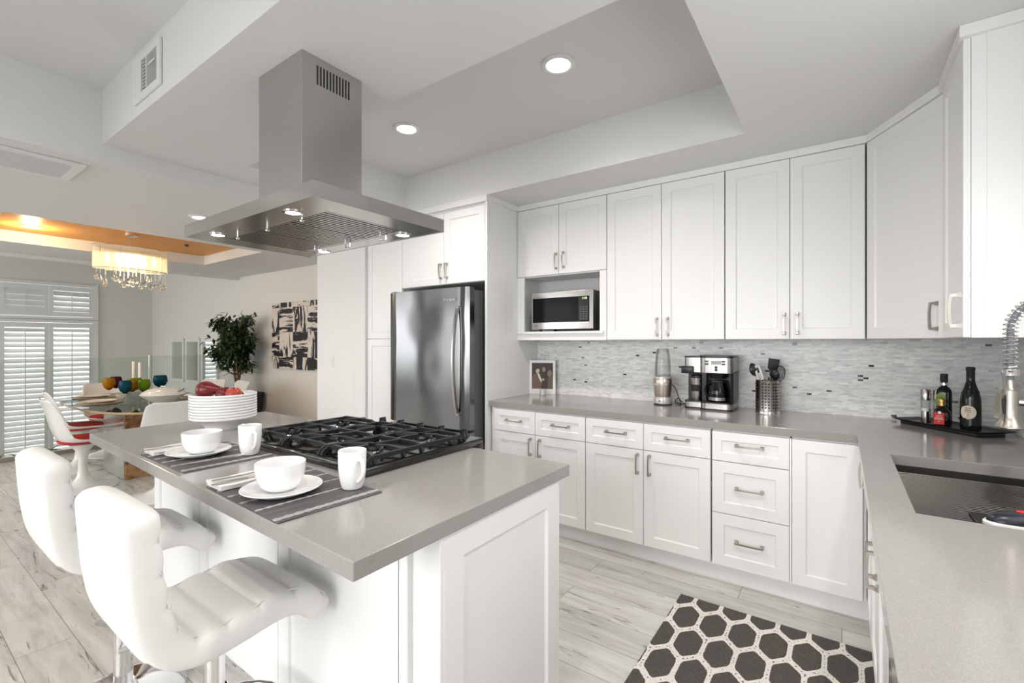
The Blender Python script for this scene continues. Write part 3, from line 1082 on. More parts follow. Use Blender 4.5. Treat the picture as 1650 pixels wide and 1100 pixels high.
MB().box(-.875, IX1 + .0215, IY0 - .012, IY0 + .03, .11, .8715, .003).build('post', CAB, isl, 0, world=True)
for sd in (0, 1):
    q = shaker(.75, .872 - .11).build('door', CAB, isl, 0)
    q.location = Vector((-2.05 + .76 * sd + .75 - .76, IY1 + .02, .11)) - isl.location
    q.rotation_euler = (0, 0, PI)
ctop = MB()
PTS = [(-2.995, .652), (-.808, .581), (-.812, 1.506), (-3.03, 1.520)]
bm_ = ctop.prism(PTS, .872, .914)
tag(ctop.build('island_worktop', QUARTZ, None, 0, bevel=.002), 'grey quartz slab on top of the kitchen island with a seating overhang', 'worktop')

# ------------------------------------------------------------------ range hood
HX0, HX1, HY0, HY1, HZ = -2.345, -1.353, .824, 1.414, 1.818
t = thing('range_hood', 'stainless steel island range hood hanging from the ceiling over the cooktop', 'range hood', ((HX0 + HX1) / 2, (HY0 + HY1) / 2, HZ))
CX0, CX1, CY0, CY1 = -2.010, -1.681, .980, 1.252
MB().box(CX0, CX1, CY0, CY1, 1.868, LOW, .0015).build('chimney', STEEL_V, t, 0, world=True)
b = MB()
for k in range(11):
    y = 1.045 + k * .0142
    b.box(CX1 - .001, CX1 + .0008, y - .0032, y + .0032, 2.372, 2.447)
b.build('vent_slots', GAP_SHADE, t, 0, world=True)  # no openings cut: near-black strips give the shade of the slots
b = MB()
lip = .003
b.box(HX0, HX1, HY0, HY0 + lip, HZ, 1.870).box(HX0, HX1, HY1 - lip, HY1, HZ, 1.870)
b.box(HX0, HX0 + lip, HY0 + lip, HY1 - lip, HZ, 1.870).box(HX1 - lip, HX1, HY0 + lip, HY1 - lip, HZ, 1.870)
b.box(HX0 + lip, HX1 - lip, HY0 + lip, HY1 - lip, 1.862, 1.870)
b.build('canopy', STEEL_H, t, 0, world=True)
FX0, FX1, FY0, FY1 = -2.215, -1.475, .945, 1.318
xs, ys = [HX0 + lip, FX0, FX1, HX1 - lip], [HY0 + lip, FY0, FY1, HY1 - lip]
MB().cells(xs, ys, lambda i, j: not (i == 1 and j == 1), 1.8195, 1.826).build('underside', STEEL_H, t, 0, world=True)
fw = (FX1 - FX0) / 3
for k in range(3):
    a = FX0 + k * fw
    b = MB()
    b.box(a + .001, a + fw - .001, FY0, FY0 + .012, 1.821, 1.832).box(a + .001, a + fw - .001, FY1 - .012, FY1, 1.821, 1.832)
    for q in range(10):
        x = a + .014 + q * (fw - .028) / 9
        b.box(x - .0066, x + .0066, FY0 + .012, FY1 - .012, 1.8205, 1.823)
    f = b.build('baffle_filter', STEEL_L, t, 0, world=True)
    MB().box(a, a + fw, FY0, FY1, 1.842, 1.845).build('filter_gap_shade', GAP_SHADE, f, 0, world=True)  # dark sheet behind the ribs, shade of the gaps put into colour
    x = a + fw / 2
    MB().tube([(x - .018, FY1 - .02, 1.822), (x - .018, FY1 - .02, 1.797), (x - .012, FY1 - .02, 1.791), (x + .012, FY1 - .02, 1.791), (x + .018, FY1 - .02, 1.797), (x + .018, FY1 - .02, 1.822)], .003, 6).build('filter_handle', CHROME, f, world=True)
    MB().lathe([(0, 0), (.004, 0), (.004, -.014), (.008, -.018), (.006, -.024), (0, -.025)], (x, FY0 - .012, 1.820), 12).build('latch_knob', CHROME, f, world=True)
for x, y in ((-1.584, .890), (-2.175, .890), (-2.140, 1.366), (-1.533, 1.352)):
    r = MB().lathe([(.024, 1.8195), (.034, 1.8195), (.034, 1.8165), (.026, 1.8155), (.024, 1.8195)], (x, y, 0), 24).build('lamp_ring', CHROME, t, world=True)
    MB().cyl((x, y, 0), .0242, 1.816, 1.8185, 20).build('lamp', LAMP_COOL, r, world=True)

# ------------------------------------------------------------------ cooktop
KX0, KX1, KY0, KY1 = -2.125, -1.272, .962, 1.575
KZ = .9145
t = thing('cooktop', 'black five burner gas cooktop with cast iron grates set in the island', 'cooktop', ((KX0 + KX1) / 2, (KY0 + KY1) / 2, KZ))
b = MB()
b.box(KX0, KX1, KY0, KY1, KZ, KZ + .030, .007)
b.box(KX0, KX1, 1.522, KY1, KZ - .10, KZ + .012, .004)
b.build('pan', ENAMEL, t, world=True)
MB().box(KX0 - .004, KX1 + .004, KY0 - .004, KY0 + .02, KZ - .0135, KZ - .006, .002).box(KX0 - .004, KX0 + .012, KY0, KY1, KZ - .0135, KZ - .006, .002).box(KX1 - .012, KX1 + .004, KY0, KY1, KZ - .0135, KZ - .006, .002).build('rim', ENAMEL, t, world=True)
gw = (KX1 - KX0 - .03) / 3
GY0, GY1 = KY0 + .022, KY1 - .098
GZ = KZ + .056
KZ += .014
def grate(a, w, name='grate'):
    b = MB()
    sq = (.013, .015)
    cx = a + w / 2
    # long side rails with bent feet
    for x in (a + .010, a + w - .010):
        b.tube([(x, GY0, KZ + .016), (x, GY0 + .006, GZ - .012), (x, GY0 + .022, GZ - .003), (x, GY1 - .022, GZ - .003), (x, GY1 - .006, GZ - .012), (x, GY1, KZ + .016)], 1, sq=sq)
    # cross bars along x, each falling to the pan at both ends
    n = 5
    for k in range(n):
        y = GY0 + .03 + (GY1 - GY0 - .06) * k / (n - 1)
        if k in (0, n - 1, 2):
            b.tube([(a + .004, y, KZ + .018), (a + .012, y, GZ - .004), (a + .035, y, GZ + .004), (a + w - .035, y, GZ + .004), (a + w - .012, y, GZ - .004), (a + w - .004, y, KZ + .018)], 1, sq=sq)
    for yc in (GY0 + (GY1 - GY0) * .25, GY0 + (GY1 - GY0) * .75):
        for sgn in (-1, 1):
            # swept fingers from the sides towards each burner
            b.tube([(cx + sgn * (w / 2 - .004), yc + sgn * .035, KZ + .018), (cx + sgn * (w / 2 - .018), yc + sgn * .034, GZ), (cx + sgn * .07, yc + sgn * .022, GZ + .005), (cx + sgn * .02, yc + sgn * .002, GZ + .005)], 1, sq=sq)
            b.tube([(cx + sgn * .012, yc + sgn * (GY1 - GY0) * .25, GZ + .003), (cx + sgn * .008, yc + sgn * .07, GZ + .005), (cx - sgn * .002, yc + sgn * .02, GZ + .005)], 1, sq=sq)
        arc = [(cx - .085 + .17 * q / 8, yc + .052 * math.sin(PI * q / 8) - .026, GZ + .004) for q in range(9)]
        b.tube(arc, 1, sq=(.009, .010))
    return b.build(name, IRON, t, 40, world=True)
for k in range(3):
    grate(KX0 + .015 + k * gw, gw)
burn = [(KX0 + .015 + gw * .5, GY0 + (GY1 - GY0) * .25, .034), (KX0 + .015 + gw * .5, GY0 + (GY1 - GY0) * .75, .028),
        (KX0 + .015 + gw * 1.5, GY0 + (GY1 - GY0) * .5, .045),
        (KX0 + .015 + gw * 2.5, GY0 + (GY1 - GY0) * .25, .028), (KX0 + .015 + gw * 2.5, GY0 + (GY1 - GY0) * .75, .036)]
for x, y, r in burn:
    o = MB().lathe([(0, .016), (r * 1.35, .016), (r * 1.3, .022), (r * 1.02, .025), (r, .030), (0, .030)], (x, y, KZ), 24).build('burner', CHROME, t, world=True)
    MB().lathe([(0, .030), (r * .95, .030), (r * .95, .036), (r * .8, .039), (0, .039)], (x, y, KZ), 24).build('burner_cap', IRON, o, world=True)
for k in range(5):
    x = KX1 - .075 - k * .135
    o = MB().lathe([(0, .016), (.022, .016), (.021, .022), (.018, .026), (.017, .044), (.014, .047), (0, .047)], (x, KY1 - .045, KZ), 20).build('knob', BLACK, t, world=True)
    MB().box(x - .0035, x + .0035, KY1 - .063, KY1 - .027, KZ + .046, KZ + .053, .001).build('grip', BLACK, o, world=True)

# ------------------------------------------------------------------ refrigerator
RX0, RX1, RY = -3.128, -2.245, 2.598
t = thing('refrigerator', 'stainless bottom freezer refrigerator with a bowed vertical handle', 'refrigerator', ((RX0 + RX1) / 2, 3.0, 0))
MB().box(RX0 + .012, RX1 - .012, RY + .085, 3.40, .03, 1.755).build('body', M('dark_grey_case', (0.10, 0.10, 0.105, 1), 0.35), t, 0, world=True)
MB().box(RX0 + .02, RX1 - .02, RY + .10, 3.38, 0, .04).build('toe_grille', BLACKM, t, 0, world=True)
def bowed_panel(x0, x1, z0, z1, y, th, bow, bev=.006):
    b = MB()
    n = 16
    pts = [(x1, y + th), (x0, y + th)]
    for k in range(n + 1):
        u = k / n
        edge = min(u, 1 - u)
        rnd = .022 * (max(0, .03 - edge) / .03) ** 2
        pts.append((x0 + (x1 - x0) * u, y - bow * (1 - (2 * u - 1) ** 2) + rnd))
    b.prism(pts, z0, z1)
    return b
d = bowed_panel(RX0, RX1, .705, 1.772, RY, .075, .012).build('door', STEEL_F, t, 30, world=True)
MB().box(RX0 + .01, RX1 - .01, RY + .075, RY + .086, .70, 1.76).build('gasket', BLACKM, d, 0, world=True)
w = bowed_panel(RX0, RX1, .075, .685, RY, .075, .012).build('freezer_drawer', STEEL_F, t, 30, world=True)
pts = []
for k in range(15):
    u = k / 14
    pts.append((RX1 - .085, RY - .018 - .052 * math.sin(PI * u) ** .7, .825 + (1.615 - .825) * u))
MB().tube(pts, 1, sq=(.026, .014)).box(RX1 - .098, RX1 - .072, RY - .03, RY + .01, .812, .832, .003).box(RX1 - .098, RX1 - .072, RY - .03, RY + .01, 1.608, 1.628, .003).build('door_handle', STEEL_L, d, 40, world=True)
pts = [(RX0 + .12 + (RX1 - RX0 - .24) * u / 14, RY - .02 - .05 * math.sin(PI * u / 14) ** .7, .60) for u in range(15)]
MB().tube(pts, 1, sq=(.014, .026)).build('drawer_handle', STEEL_L, w, 40, world=True)
MB().box(RX0 + .005, RX0 + .085, RY + .02, RY + .12, 1.757, 1.782, .006).build('hinge_cover', M('hinge_grey', (0.12, 0.12, 0.12, 1), 0.4), t, world=True)
text('wordmark', 'Whirlpool', .030, CHROME, d, (-2.42 - t.location.x, RY - .0125 - t.location.y, 1.683), (PI / 2, 0, 0))

# ------------------------------------------------------------------ microwave
MX0, MX1, MY, MZ0, MZ1 = -2.042, -1.502, 3.148, 1.462, 1.752
t = thing('microwave', 'stainless and black microwave oven standing in the open niche', 'microwave', ((MX0 + MX1) / 2, 3.3, 1.444))
MB().box(MX0 + .002, MX1 - .002, MY + .03, WALL_Y - .02, MZ0, MZ1 - .002, .003).build('body', M('microwave_case', (0.05, 0.05, 0.055, 1), 0.35), t, world=True)
for x in (MX0 + .05, MX1 - .05):
    for y in (MY + .06, WALL_Y - .06):
        MB().cyl((x, y, 0), .012, 1.4442, MZ0, 12).build('foot', BLACKM, t, world=True)
dr = MB().box(MX0, MX1, MY, MY + .03, MZ0 - .002, MZ1, .003).build('door', STEEL_H, t, 0, world=True)
MB().box(MX0 + .012, MX1 - .030, MY - .003, MY, MZ0 + .052, MZ1 - .045, .0012).build('window', M('black_glass', (0.008, 0.008, 0.009, 1), 0.12, spec=0.12), dr, 0, world=True)
cp = MB().box(MX1 - .118, MX1 - .036, MY - .0042, MY - .003, MZ0 + .060, MZ1 - .052).build('control_panel', BLACK, t, 0, world=True)
b = MB()
for r in range(6):
    for c in range(3):
        b.box(MX1 - .108 + c * .024, MX1 - .092 + c * .024, MY - .0050, MY - .0042, MZ0 + .068 + r * .018, MZ0 + .078 + r * .018)
b.build('keypad', M('grey_print', g(0.10), 0.5), cp, 0, world=True)
text('clock_display', '1:18', .024, M('clock_digits', (0.5, 0.6, 0.3, 1), 0.5, emit=(0.75, 0.9, 0.45, 1), estr=1.2), cp, (MX1 - .068 - t.location.x, MY - .0052 - t.location.y, MZ1 - .062 - 1.444), (PI / 2, 0, 0))
text('wordmark', 'LG', .018, BLACK, dr, (MX0 + .042 - t.location.x, MY - .0006 - t.location.y, MZ0 + .026 - 1.444), (PI / 2, 0, 0))
MB().cyl((MX0 + .020, MY - .0005, MZ0 + .026), .007, 0, .001, 16, mat=None).build('badge', M('badge_dark', g(0.02), 0.4), dr, world=True)
MB().box(MX1 - .118, MX1 - .036, MY - .002, MY, MZ0 + .006, MZ0 + .044, .001).build('open_button', STEEL_L, dr, 0, world=True)

# ------------------------------------------------------------------ bar stools
def cr(P, n):
    """Catmull-Rom samples through points"""
    P = [Vector(p) for p in P]
    P = [P[0] * 2 - P[1]] + P + [P[-1] * 2 - P[-2]]
    out = []
    for i in range(1, len(P) - 2):
        for k in range(n):
            t = k / n
            a, b, c, d = P[i - 1:i + 3]
            out.append(.5 * ((2 * b) + (c - a) * t + (2 * a - 5 * b + 4 * c - d) * t * t + (3 * b - a - 3 * c + d) * t ** 3))
    out.append(P[-2])
    return out

def pad(cl, W, T, i0, i1, chan, ends=(True, True)):
    """upholstered pad along centre line cl[i0:i1]; the inner side carries stitched channels"""
    rows = []
    S = [0]
    for k in range(1, len(cl)):
        S.append(S[-1] + (cl[k] - cl[k - 1]).length)
    nw = 18
    for i in range(i0, i1 + 1):
        d = (cl[min(i + 1, len(cl) - 1)] - cl[max(i - 1, 0)]).normalized()
        nrm = Vector((0, -d.z, d.y))           # inner side: up on the seat, forward on the back
        e = 1.0
        if ends[0]:
            x = (S[i] - S[i0]) / .030
            if x < 1:
                e = math.sqrt(max(0.0, 1 - (1 - x) ** 2))
        if ends[1]:
            x = (S[i1] - S[i]) / .030
            if x < 1:
                e = min(e, math.sqrt(max(0.0, 1 - (1 - x) ** 2)))
        e = max(e, .16)
        we = 1.0
        for on, dist in ((ends[0], S[i] - S[i0]), (ends[1], S[i1] - S[i])):
            if on and dist < .045:
                we = 1 - (.045 - math.sqrt(max(0, .045 ** 2 - (.045 - dist) ** 2))) * 2 / W
        ph = S[i] / chan
        bulge = .017 * abs(math.sin(PI * ph)) ** .5 - .009
        row = []
        for k in range(nw + 1):
            u = -1 + 2 * k / nw
            u = math.copysign(1 - (1 - abs(u)) ** 1.5, u)
            h = max(0, 1 - abs(u) ** 9) ** .5
            inner = T / 2 * e * (.42 + .58 * h) + bulge * h * e
            row.append(cl[i] + nrm * inner + Vector((u * W / 2 * we, 0, 0)))
        for k in range(nw, -1, -1):
            u = -1 + 2 * k / nw
            u = math.copysign(1 - (1 - abs(u)) ** 1.5, u)
            h = max(0, 1 - abs(u) ** 9) ** .5
            row.append(cl[i] - nrm * (T / 2 * e * (.42 + .58 * h)) + Vector((u * W / 2 * we, 0, 0)))
        rows.append(row)
    return MB().rings(rows)

def bar_stool(label, x, y, rz=0.0):
    t = thing('bar_stool', label, 'stool', (x, y, 0), rz, 'white bar stools at the island')
    cl = cr([(0, -.206, .982), (0, -.200, .88), (0, -.190, .77), (0, -.173, .69), (0, -.135, .625), (0, -.075, .600), (0, .02, .606), (0, .11, .616), (0, .175, .606), (0, .226, .575), (0, .250, .532)], 16)
    nb = 3 * 16 + 9
    pad(cl, .37, .086, 0, nb, .083, (True, False)).build('backrest', LEATHER, t, 60)
    pad(cl, .37, .078, nb, len(cl) - 1, .083, (False, True)).build('seat', LEATHER, t, 60)
    for s in (-1, 1):
        b = MB()
        path = [p + Vector((s * .160, 0, 0)) + Vector((0, -(cl[min(i + 1, len(cl) - 1)] - cl[max(i - 1, 0)]).normalized().z, (cl[min(i + 1, len(cl) - 1)] - cl[max(i - 1, 0)]).normalized().y)) * (.041 if i < nb else .037) for i, p in enumerate(cl) if 6 < i < len(cl) - 9]
        b.tube(path, .0022, 5)
        b.build('seam', LEATHER, t)
    MB().box(-.09, .09, -.07, .09, .548, .566, .003).build('seat_plate', BLACKM, t)
    p = MB().lathe([(0, .03), (.030, .03), (.030, .36), (.026, .365), (.0255, .55), (0, .55)], (0, .02, 0), 24).build('gas_lift', CHROME, t)
    MB().lathe([(.031, .33), (.036, .335), (.036, .375), (.031, .38)], (0, .02, 0), 24).build('collar', CHROME, p)
    MB().lathe([(0, 0), (.200, 0), (.200, .008), (.17, .016), (.09, .026), (.045, .042), (.032, .07), (0, .07)], (0, .02, 0), 40).build('base', CHROME, t)
    a = [(.15 * math.sin(q), .04 + .17 * math.cos(q), .26) for q in [PI * (.62 - 1.24 * k / 14) for k in range(15)]]
    MB().tube([(.02, .03, .26)] + a + [(-.02, .03, .26)], .0105, 8).build('footrest', CHROME, t)
    return t
bar_stool('white channel stitched bar stool nearest the camera, at the second place setting', -1.452, .565)
bar_stool('white channel stitched bar stool farther along the island, towards the dining room', -2.235, .565)

# ------------------------------------------------------------------ place settings on the island
CT = .9142
def placemat(label, x, y, w, d, rz):
    t = thing('placemat', label, 'placemat', (x, y, CT), rz, 'dark bamboo placemats on the island')
    MB().box(-w / 2, w / 2, -d / 2, d / 2, 0, .0035, .001).build('mat', PLACEMAT, t, 0)
    for k, u in enumerate((-.46, -.32, -.15, .03, .23, .445, .462)):
        xx = u * w
        tw = []
        for s in (0, 1):
            pts = [(xx + (s - .5) * .004 + .0012 * math.cos(q * 1.6 + s * PI), -d / 2 + d * q / 44, .0040 + .0008 * math.sin(q * 1.6 + s * PI)) for q in range(45)]
            tw.append(pts)
        b = MB()
        for pts in tw:
            b.tube(pts, .0019, 5)
        b.build('rope_stripe', ROPE, t)
    return t

def plate_prof(r):
    return [(0, .003), (r * .55, .003), (r * .60, .0), (r * .66, .0), (r * .72, .004), (r * .99, .016), (r, .018), (r * .985, .0195), (r * .70, .0085), (r * .62, .006), (0, .006)]
def bowl_prof(r, h, rb):
    o = [(0, .004), (rb * .9, .004), (rb * .92, 0), (rb, 0)]
    for k in range(1, 13):
        u = k / 12
        o.append((rb + (r - rb) * (1 - (1 - u) ** 2.6), h * (u ** 1.15)))
    i = [(r - .004, h - .0005)]
    for k in range(11, 0, -1):
        u = k / 12
        i.append((rb - .004 + (r - rb) * (1 - (1 - u) ** 2.6), .006 + (h - .006) * (u ** 1.15)))
    return o + [(r - .0015, h + .0012)] + i + [(0, .0075)]
def place_setting(which, px, py, bx, by, mx, my, nx, ny, rz):
    Z = CT + .0058
    o = MB().lathe(plate_prof(.111), n=56).build('plate', CERAMIC, None, 40, loc=(px, py, Z))
    tag(o, 'round white plate under the bowl of the %s' % which, 'plate', 'white plates on the placemats')
    o = MB().lathe(bowl_prof(.069, .080, .038), n=56).build('bowl', CERAMIC, None, 50, loc=(bx, by, Z + .0066))
    tag(o, 'deep white bowl on the plate of the %s' % which, 'bowl', 'white bowls on the plates')
    t = thing('mug', 'tall white mug at the %s' % which, 'mug', (mx, my, Z), math.radians(-8), 'white mugs on the placemats')
    prof = [(0, .004), (.024, .004), (.026, 0), (.029, 0), (.033, .010), (.0375, .030), (.0405, .060), (.0415, .112), (.0405, .1135), (.0385, .112), (.0375, .06), (.033, .025), (.026, .008), (0, .007)]
    MB().lathe(prof, n=40).build('cup', CERAMIC, t, 50)
    pts = [(.038, .0, .088), (.052, .0, .092), (.064, .0, .083), (.068, .0, .066), (.063, .0, .047), (.050, .0, .032), (.036, .0, .024)]
    cc = cr(pts, 5)
    MB().tube(cc, .0062, 8, sq=None).build('handle', CERAMIC, t, 60)
    n = thing('napkin', 'folded white linen napkin at the %s' % which, 'napkin', (nx, ny, CT + .0055), rz, 'folded napkins')
    b = MB()
    for k in range(3):
        zz = k * .0042
        rows = []
        for q in range(13):
            u = q / 12
            wv = .0012 * math.sin(u * 9 + k)
            sk = .004 * (2 - k)
            rows.append([(-.055 + sk, -.085 + .17 * u, zz + wv), (.055, -.085 + .17 * u, zz + wv), (.055, -.085 + .17 * u, zz + .0046 + wv), (-.055 + sk, -.085 + .17 * u, zz + .0046 + wv)])
        b.rings(rows)
    b.build('cloth', LINEN, n, 50)
    return n
placemat('dark bamboo placemat with rope stripes nearest the island corner', -1.350, .758, .465, .305, math.radians(-3))
placemat('dark bamboo placemat with rope stripes beside the stack of bowls', -2.040, .795, .440, .305, math.radians(-1))
place_setting('place setting nearest the island corner', -1.343, .722, -1.352, .722, -1.212, .868, -1.545, .705, math.radians(-2))
place_setting('place setting beside the stack of bowls', -2.060, .775, -2.058, .785, -1.905, .895, -2.222, .745, math.radians(0))

def fork(label, x, y, z, rz, tilt=0):
    t = thing('fork', label, 'fork', (x, y, z), rz, 'forks of the place settings')
    b = MB()
    pr = [(-.095, .005), (-.06, .0055), (0, .0036), (.03, .0032), (.045, .008), (.055, .0115)]
    rows = []
    for yy, w in pr:
        zz = .003 + .010 * max(0, (yy + .02) / .1) ** 2 - .004 * max(0, (yy - .03) / .06)
        rows.append([(-w, yy, zz), (w, yy, zz), (w, yy, zz + .0022), (-w, yy, zz + .0022)])
    b.rings(rows)
    b.build('handle', NICKEL, t, 40)
    for k in range(4):
        x0 = -.0098 + k * .0065
        MB().tube([(x0, .054, .0085), (x0, .075, .0075), (x0, .095, .0115)], .0014, 5).build('tine', NICKEL, t)
    return t
def knife(label, x, y, z, rz):
    t = thing('knife', label, 'knife', (x, y, z), rz, 'table knives on the napkins')
    MB().prism([(-.005, -.10), (.005, -.10), (.0045, 0), (-.0045, 0)], 0, .0032, bev=.001).build('handle', NICKEL, t)
    MB().prism([(-.0045, 0), (.0045, 0), (.008, .06), (.006, .095), (-.002, .105), (-.0045, .09)], .0008, .0022).build('blade', CHROME, t, 0)
    return t
fork('steel fork lying on the napkin nearest the island corner', -1.545, .715, CT + .021, math.radians(-8))
knife('steel table knife lying on the napkin nearest the island corner', -1.515, .705, CT + .021, math.radians(-4))
fork('steel fork lying on the placemat in front of the farther plate', -1.892, .765, CT + .006, math.radians(-14))
knife('steel table knife on the napkin beside the stack of bowls', -2.225, .74, CT + .021, math.radians(-4))

# stack of bowls with pears
SXC, SYC = -2.635, 1.105
n_st = 9
for k in range(n_st):
    R = .152
    z = CT + .0142 * k
    prof = []
    rb = .082
    out = [(0, .004), (rb * .9, .004), (rb * .92, 0), (rb, 0)]
    out += [(.086, .012), (.104, .030), (.130, .0455), (.146, .0515), (R, .0550), (R + .0015, .059), (R + .0015, .0650), (R, .0663), (R - .004, .0657)]
    inn = [(R - .005, .058), (.144, .0540), (.128, .0475), (.101, .0330), (.082, .0150), (.078, .0080)]
    b = MB().lathe([(0, .004)] + out[1:] + inn + [(0, .0075)], n=64)
    o = b.build('bowl', CERAMIC, None, 50, loc=(SXC, SYC, z))
    names = ['lowest, footed bowl', 'second bowl from the bottom', 'third bowl from the bottom', 'fourth bowl from the bottom', 'middle bowl', 'fourth bowl from the top', 'third bowl from the top', 'second bowl from the top', 'topmost bowl, holding the fruit,']
    tag(o, 'wide white nesting bowl, %s of the tall stack on the island' % names[k].replace(' bowl', '').rstrip(','), 'bowl', 'stack of nested white bowls')
ZT = CT + .0142 * (n_st - 1) + .008
def fruit(name, label, prof, loc, rot, mat, stem=True):
    t = thing(name, label, name, loc, 0, 'red fruit in the top bowl')
    t.rotation_euler = rot
    MB().lathe(prof, n=28).build('flesh', mat, t, 60)
    if stem:
        zt = max(z for r, z in prof)
        MB().tube([(0, 0, zt - .006), (.002, 0, zt + .010), (.006, 0, zt + .022)], [.0022, .0016, .002], 6).build('stem', BARK, t)
    return t
pear = [(0, 0), (.020, -.002), (.037, .008), (.045, .028), (.044, .048), (.034, .072), (.022, .094), (.016, .112), (.011, .122), (.004, .126), (0, .124)]
apple = [(0, .004), (.012, .0), (.028, .008), (.038, .026), (.038, .044), (.029, .060), (.014, .066), (.005, .061), (0, .058)]
fruit('pear', 'large dark red pear lying on the top bowl, stem towards the smaller fruit', pear, (SXC - .112, SYC - .072, ZT + .074), (0, math.radians(88), math.radians(32)), PEAR)
fruit('pear', 'dark plum red pear sunk low in the top bowl between the other two fruits', pear, (SXC - .012, SYC - .030, ZT + .046), (0, math.radians(89), math.radians(58)), PLUM, False)
fruit('apple', 'small bright red apple standing in the top bowl', apple, (SXC + .060, SYC + .024, ZT + .022), (math.radians(8), math.radians(14), 0), APPLE)

# ------------------------------------------------------------------ back worktop
t = thing('picture_frame', 'white framed sepia photograph leaning on the back worktop beside the tall panel', 'picture frame', (-2.095, 3.400, CT), math.radians(24))
fw, fh, bd = .225, .290, .022
b = MB().cells([-fw / 2, -fw / 2 + bd, fw / 2 - bd, fw / 2], [0, bd, fh - bd, fh], lambda i, j: not (i == 1 and j == 1), -.010, .010, 'xz')
b.build('frame', CAB, t, 0, bevel=.002)
pic = MB().box(-fw / 2 + bd, fw / 2 - bd, -.002, .004, bd, fh - bd).build('print', M('sepia_ground', lin(56, 43, 36), 0.4, noise=.5, nscale=22), t, 0)
def flat(name, pts, mat, dy):
    bb = MB()
    bm = bb.bm
    bm.faces.new([bm.verts.new((x, dy, z)) for x, z in pts])
    bb.build(name, mat, pic, 0)
def ell(cx, cz, a, c_, n=20):
    return [(cx + a * math.cos(-2 * PI * k / n), cz + c_ * math.sin(-2 * PI * k / n)) for k in range(n)]
SEP = lambda n_, r, g_, b_: M(n_, lin(r, g_, b_), 0.4, noise=.15, nscale=60)
flat('print_mount', [(-.0905, .023), (.0905, .023), (.0905, .045), (-.0905, .045)][::1], CAB, -.0022)
flat('print_jacket', [(-.090, .045), (-.015, .045), (-.005, .10), (-.018, .135), (-.034, .175), (-.052, .180), (-.075, .17), (-.090, .15)], SEP('sepia_jacket', 112, 86, 70), -.0024)
flat('print_shirt', [(-.046, .178), (-.028, .176), (-.010, .13), (-.004, .108), (-.014, .104), (-.030, .135)], SEP('sepia_shirt', 214, 204, 192), -.0026)
flat('print_head', ell(-.042, .202, .017, .024), SEP('sepia_skin', 196, 176, 158), -.0028)
flat('print_hair', [(-.059, .205), (-.057, .224), (-.046, .232), (-.032, .228), (-.026, .212), (-.032, .218), (-.046, .218)], SEP('sepia_hair', 34, 26, 22), -.0030)
flat('print_hand', ell(.006, .125, .012, .009), SEP('sepia_hand', 190, 170, 152), -.0028)
flat('print_camera_stand', [(.020, .045), (.026, .045), (.034, .235), (.028, .235)], SEP('sepia_dark', 30, 24, 20), -.0026)
flat('print_reel', ell(.012, .212, .015, .022), SEP('sepia_reel', 150, 132, 116), -.0026)
flat('print_lamp', ell(.062, .178, .020, .030), SEP('sepia_lamp', 140, 122, 106), -.0026)
flat('print_curtain', [(.042, .045), (.088, .045), (.088, .155), (.05, .15)], SEP('sepia_curtain', 104, 84, 70), -.0024)
MB().prism([(-.03, 0.010), (.03, 0.010), (.03, .085), (-.03, .085)], 0, .004).build('stand', CAB, t, 0)

t = thing('votive_glass', 'small clear glass votive with white wax in front of the sepia photograph', 'candle holder', (-2.045, 3.325, CT), 0)
MB().lathe([(0, 0), (.026, 0), (.0285, .062), (.0265, .062), (.0245, .006), (0, .006)], n=28).build('glass', GLASS, t, 50)
MB().lathe([(0, .0065), (.0243, .0065), (.0258, .045), (.004, .044), (0, .044)], n=28).build('wax', CANDLE, t, 50)

def outlet(name, label, x, z, y, two=True, w=.072, h=.115):
    t = thing(name, label, 'switch' if 'switch' in name else 'outlet', (x, y, z))
    MB().box(-w / 2, w / 2, -.006, 0, -h / 2, h / 2, .002).build('plate', PAPER, t, 0)
    if two:
        for s in (-1, 1):
            b = MB().box(-.016, .016, -.008, -.006, s * .026 - .014, s * .026 + .014, .0015)
            o = b.build('socket', PAPER, t, 0)
            MB().box(-.007, -.005, -.0085, -.008, s * .026 - .002, s * .026 + .006).box(.005, .007, -.0085, -.008, s * .026 - .002, s * .026 + .006).cyl((0, 0, 0), .0022, 0, .0005, 10, mat=Matrix.Translation((0, -.008, s * .026 - .008)) @ Matrix.Rotation(PI / 2, 4, 'X')).build('slots', BLACKM, o, 0)
    else:
        for k in (-1, 1):
            MB().box(k * .023 - .012, k * .023 + .012, -.010, -.006, -.030, .030, .002).build('rocker', PAPER, t, 0)
    return t
outlet('power_outlet', 'white double power outlet on the mosaic beside the sepia photograph', -1.945, 1.168, WALL_Y - .012)
outlet('light_switch', 'white double light switch on the wall between painting and pantry', -4.232, 1.162, 2.77, False, .118, .12)
outlet('low_outlet', 'low white power outlet on the wall below the painting', -5.45, .42, WALL_Y, True)

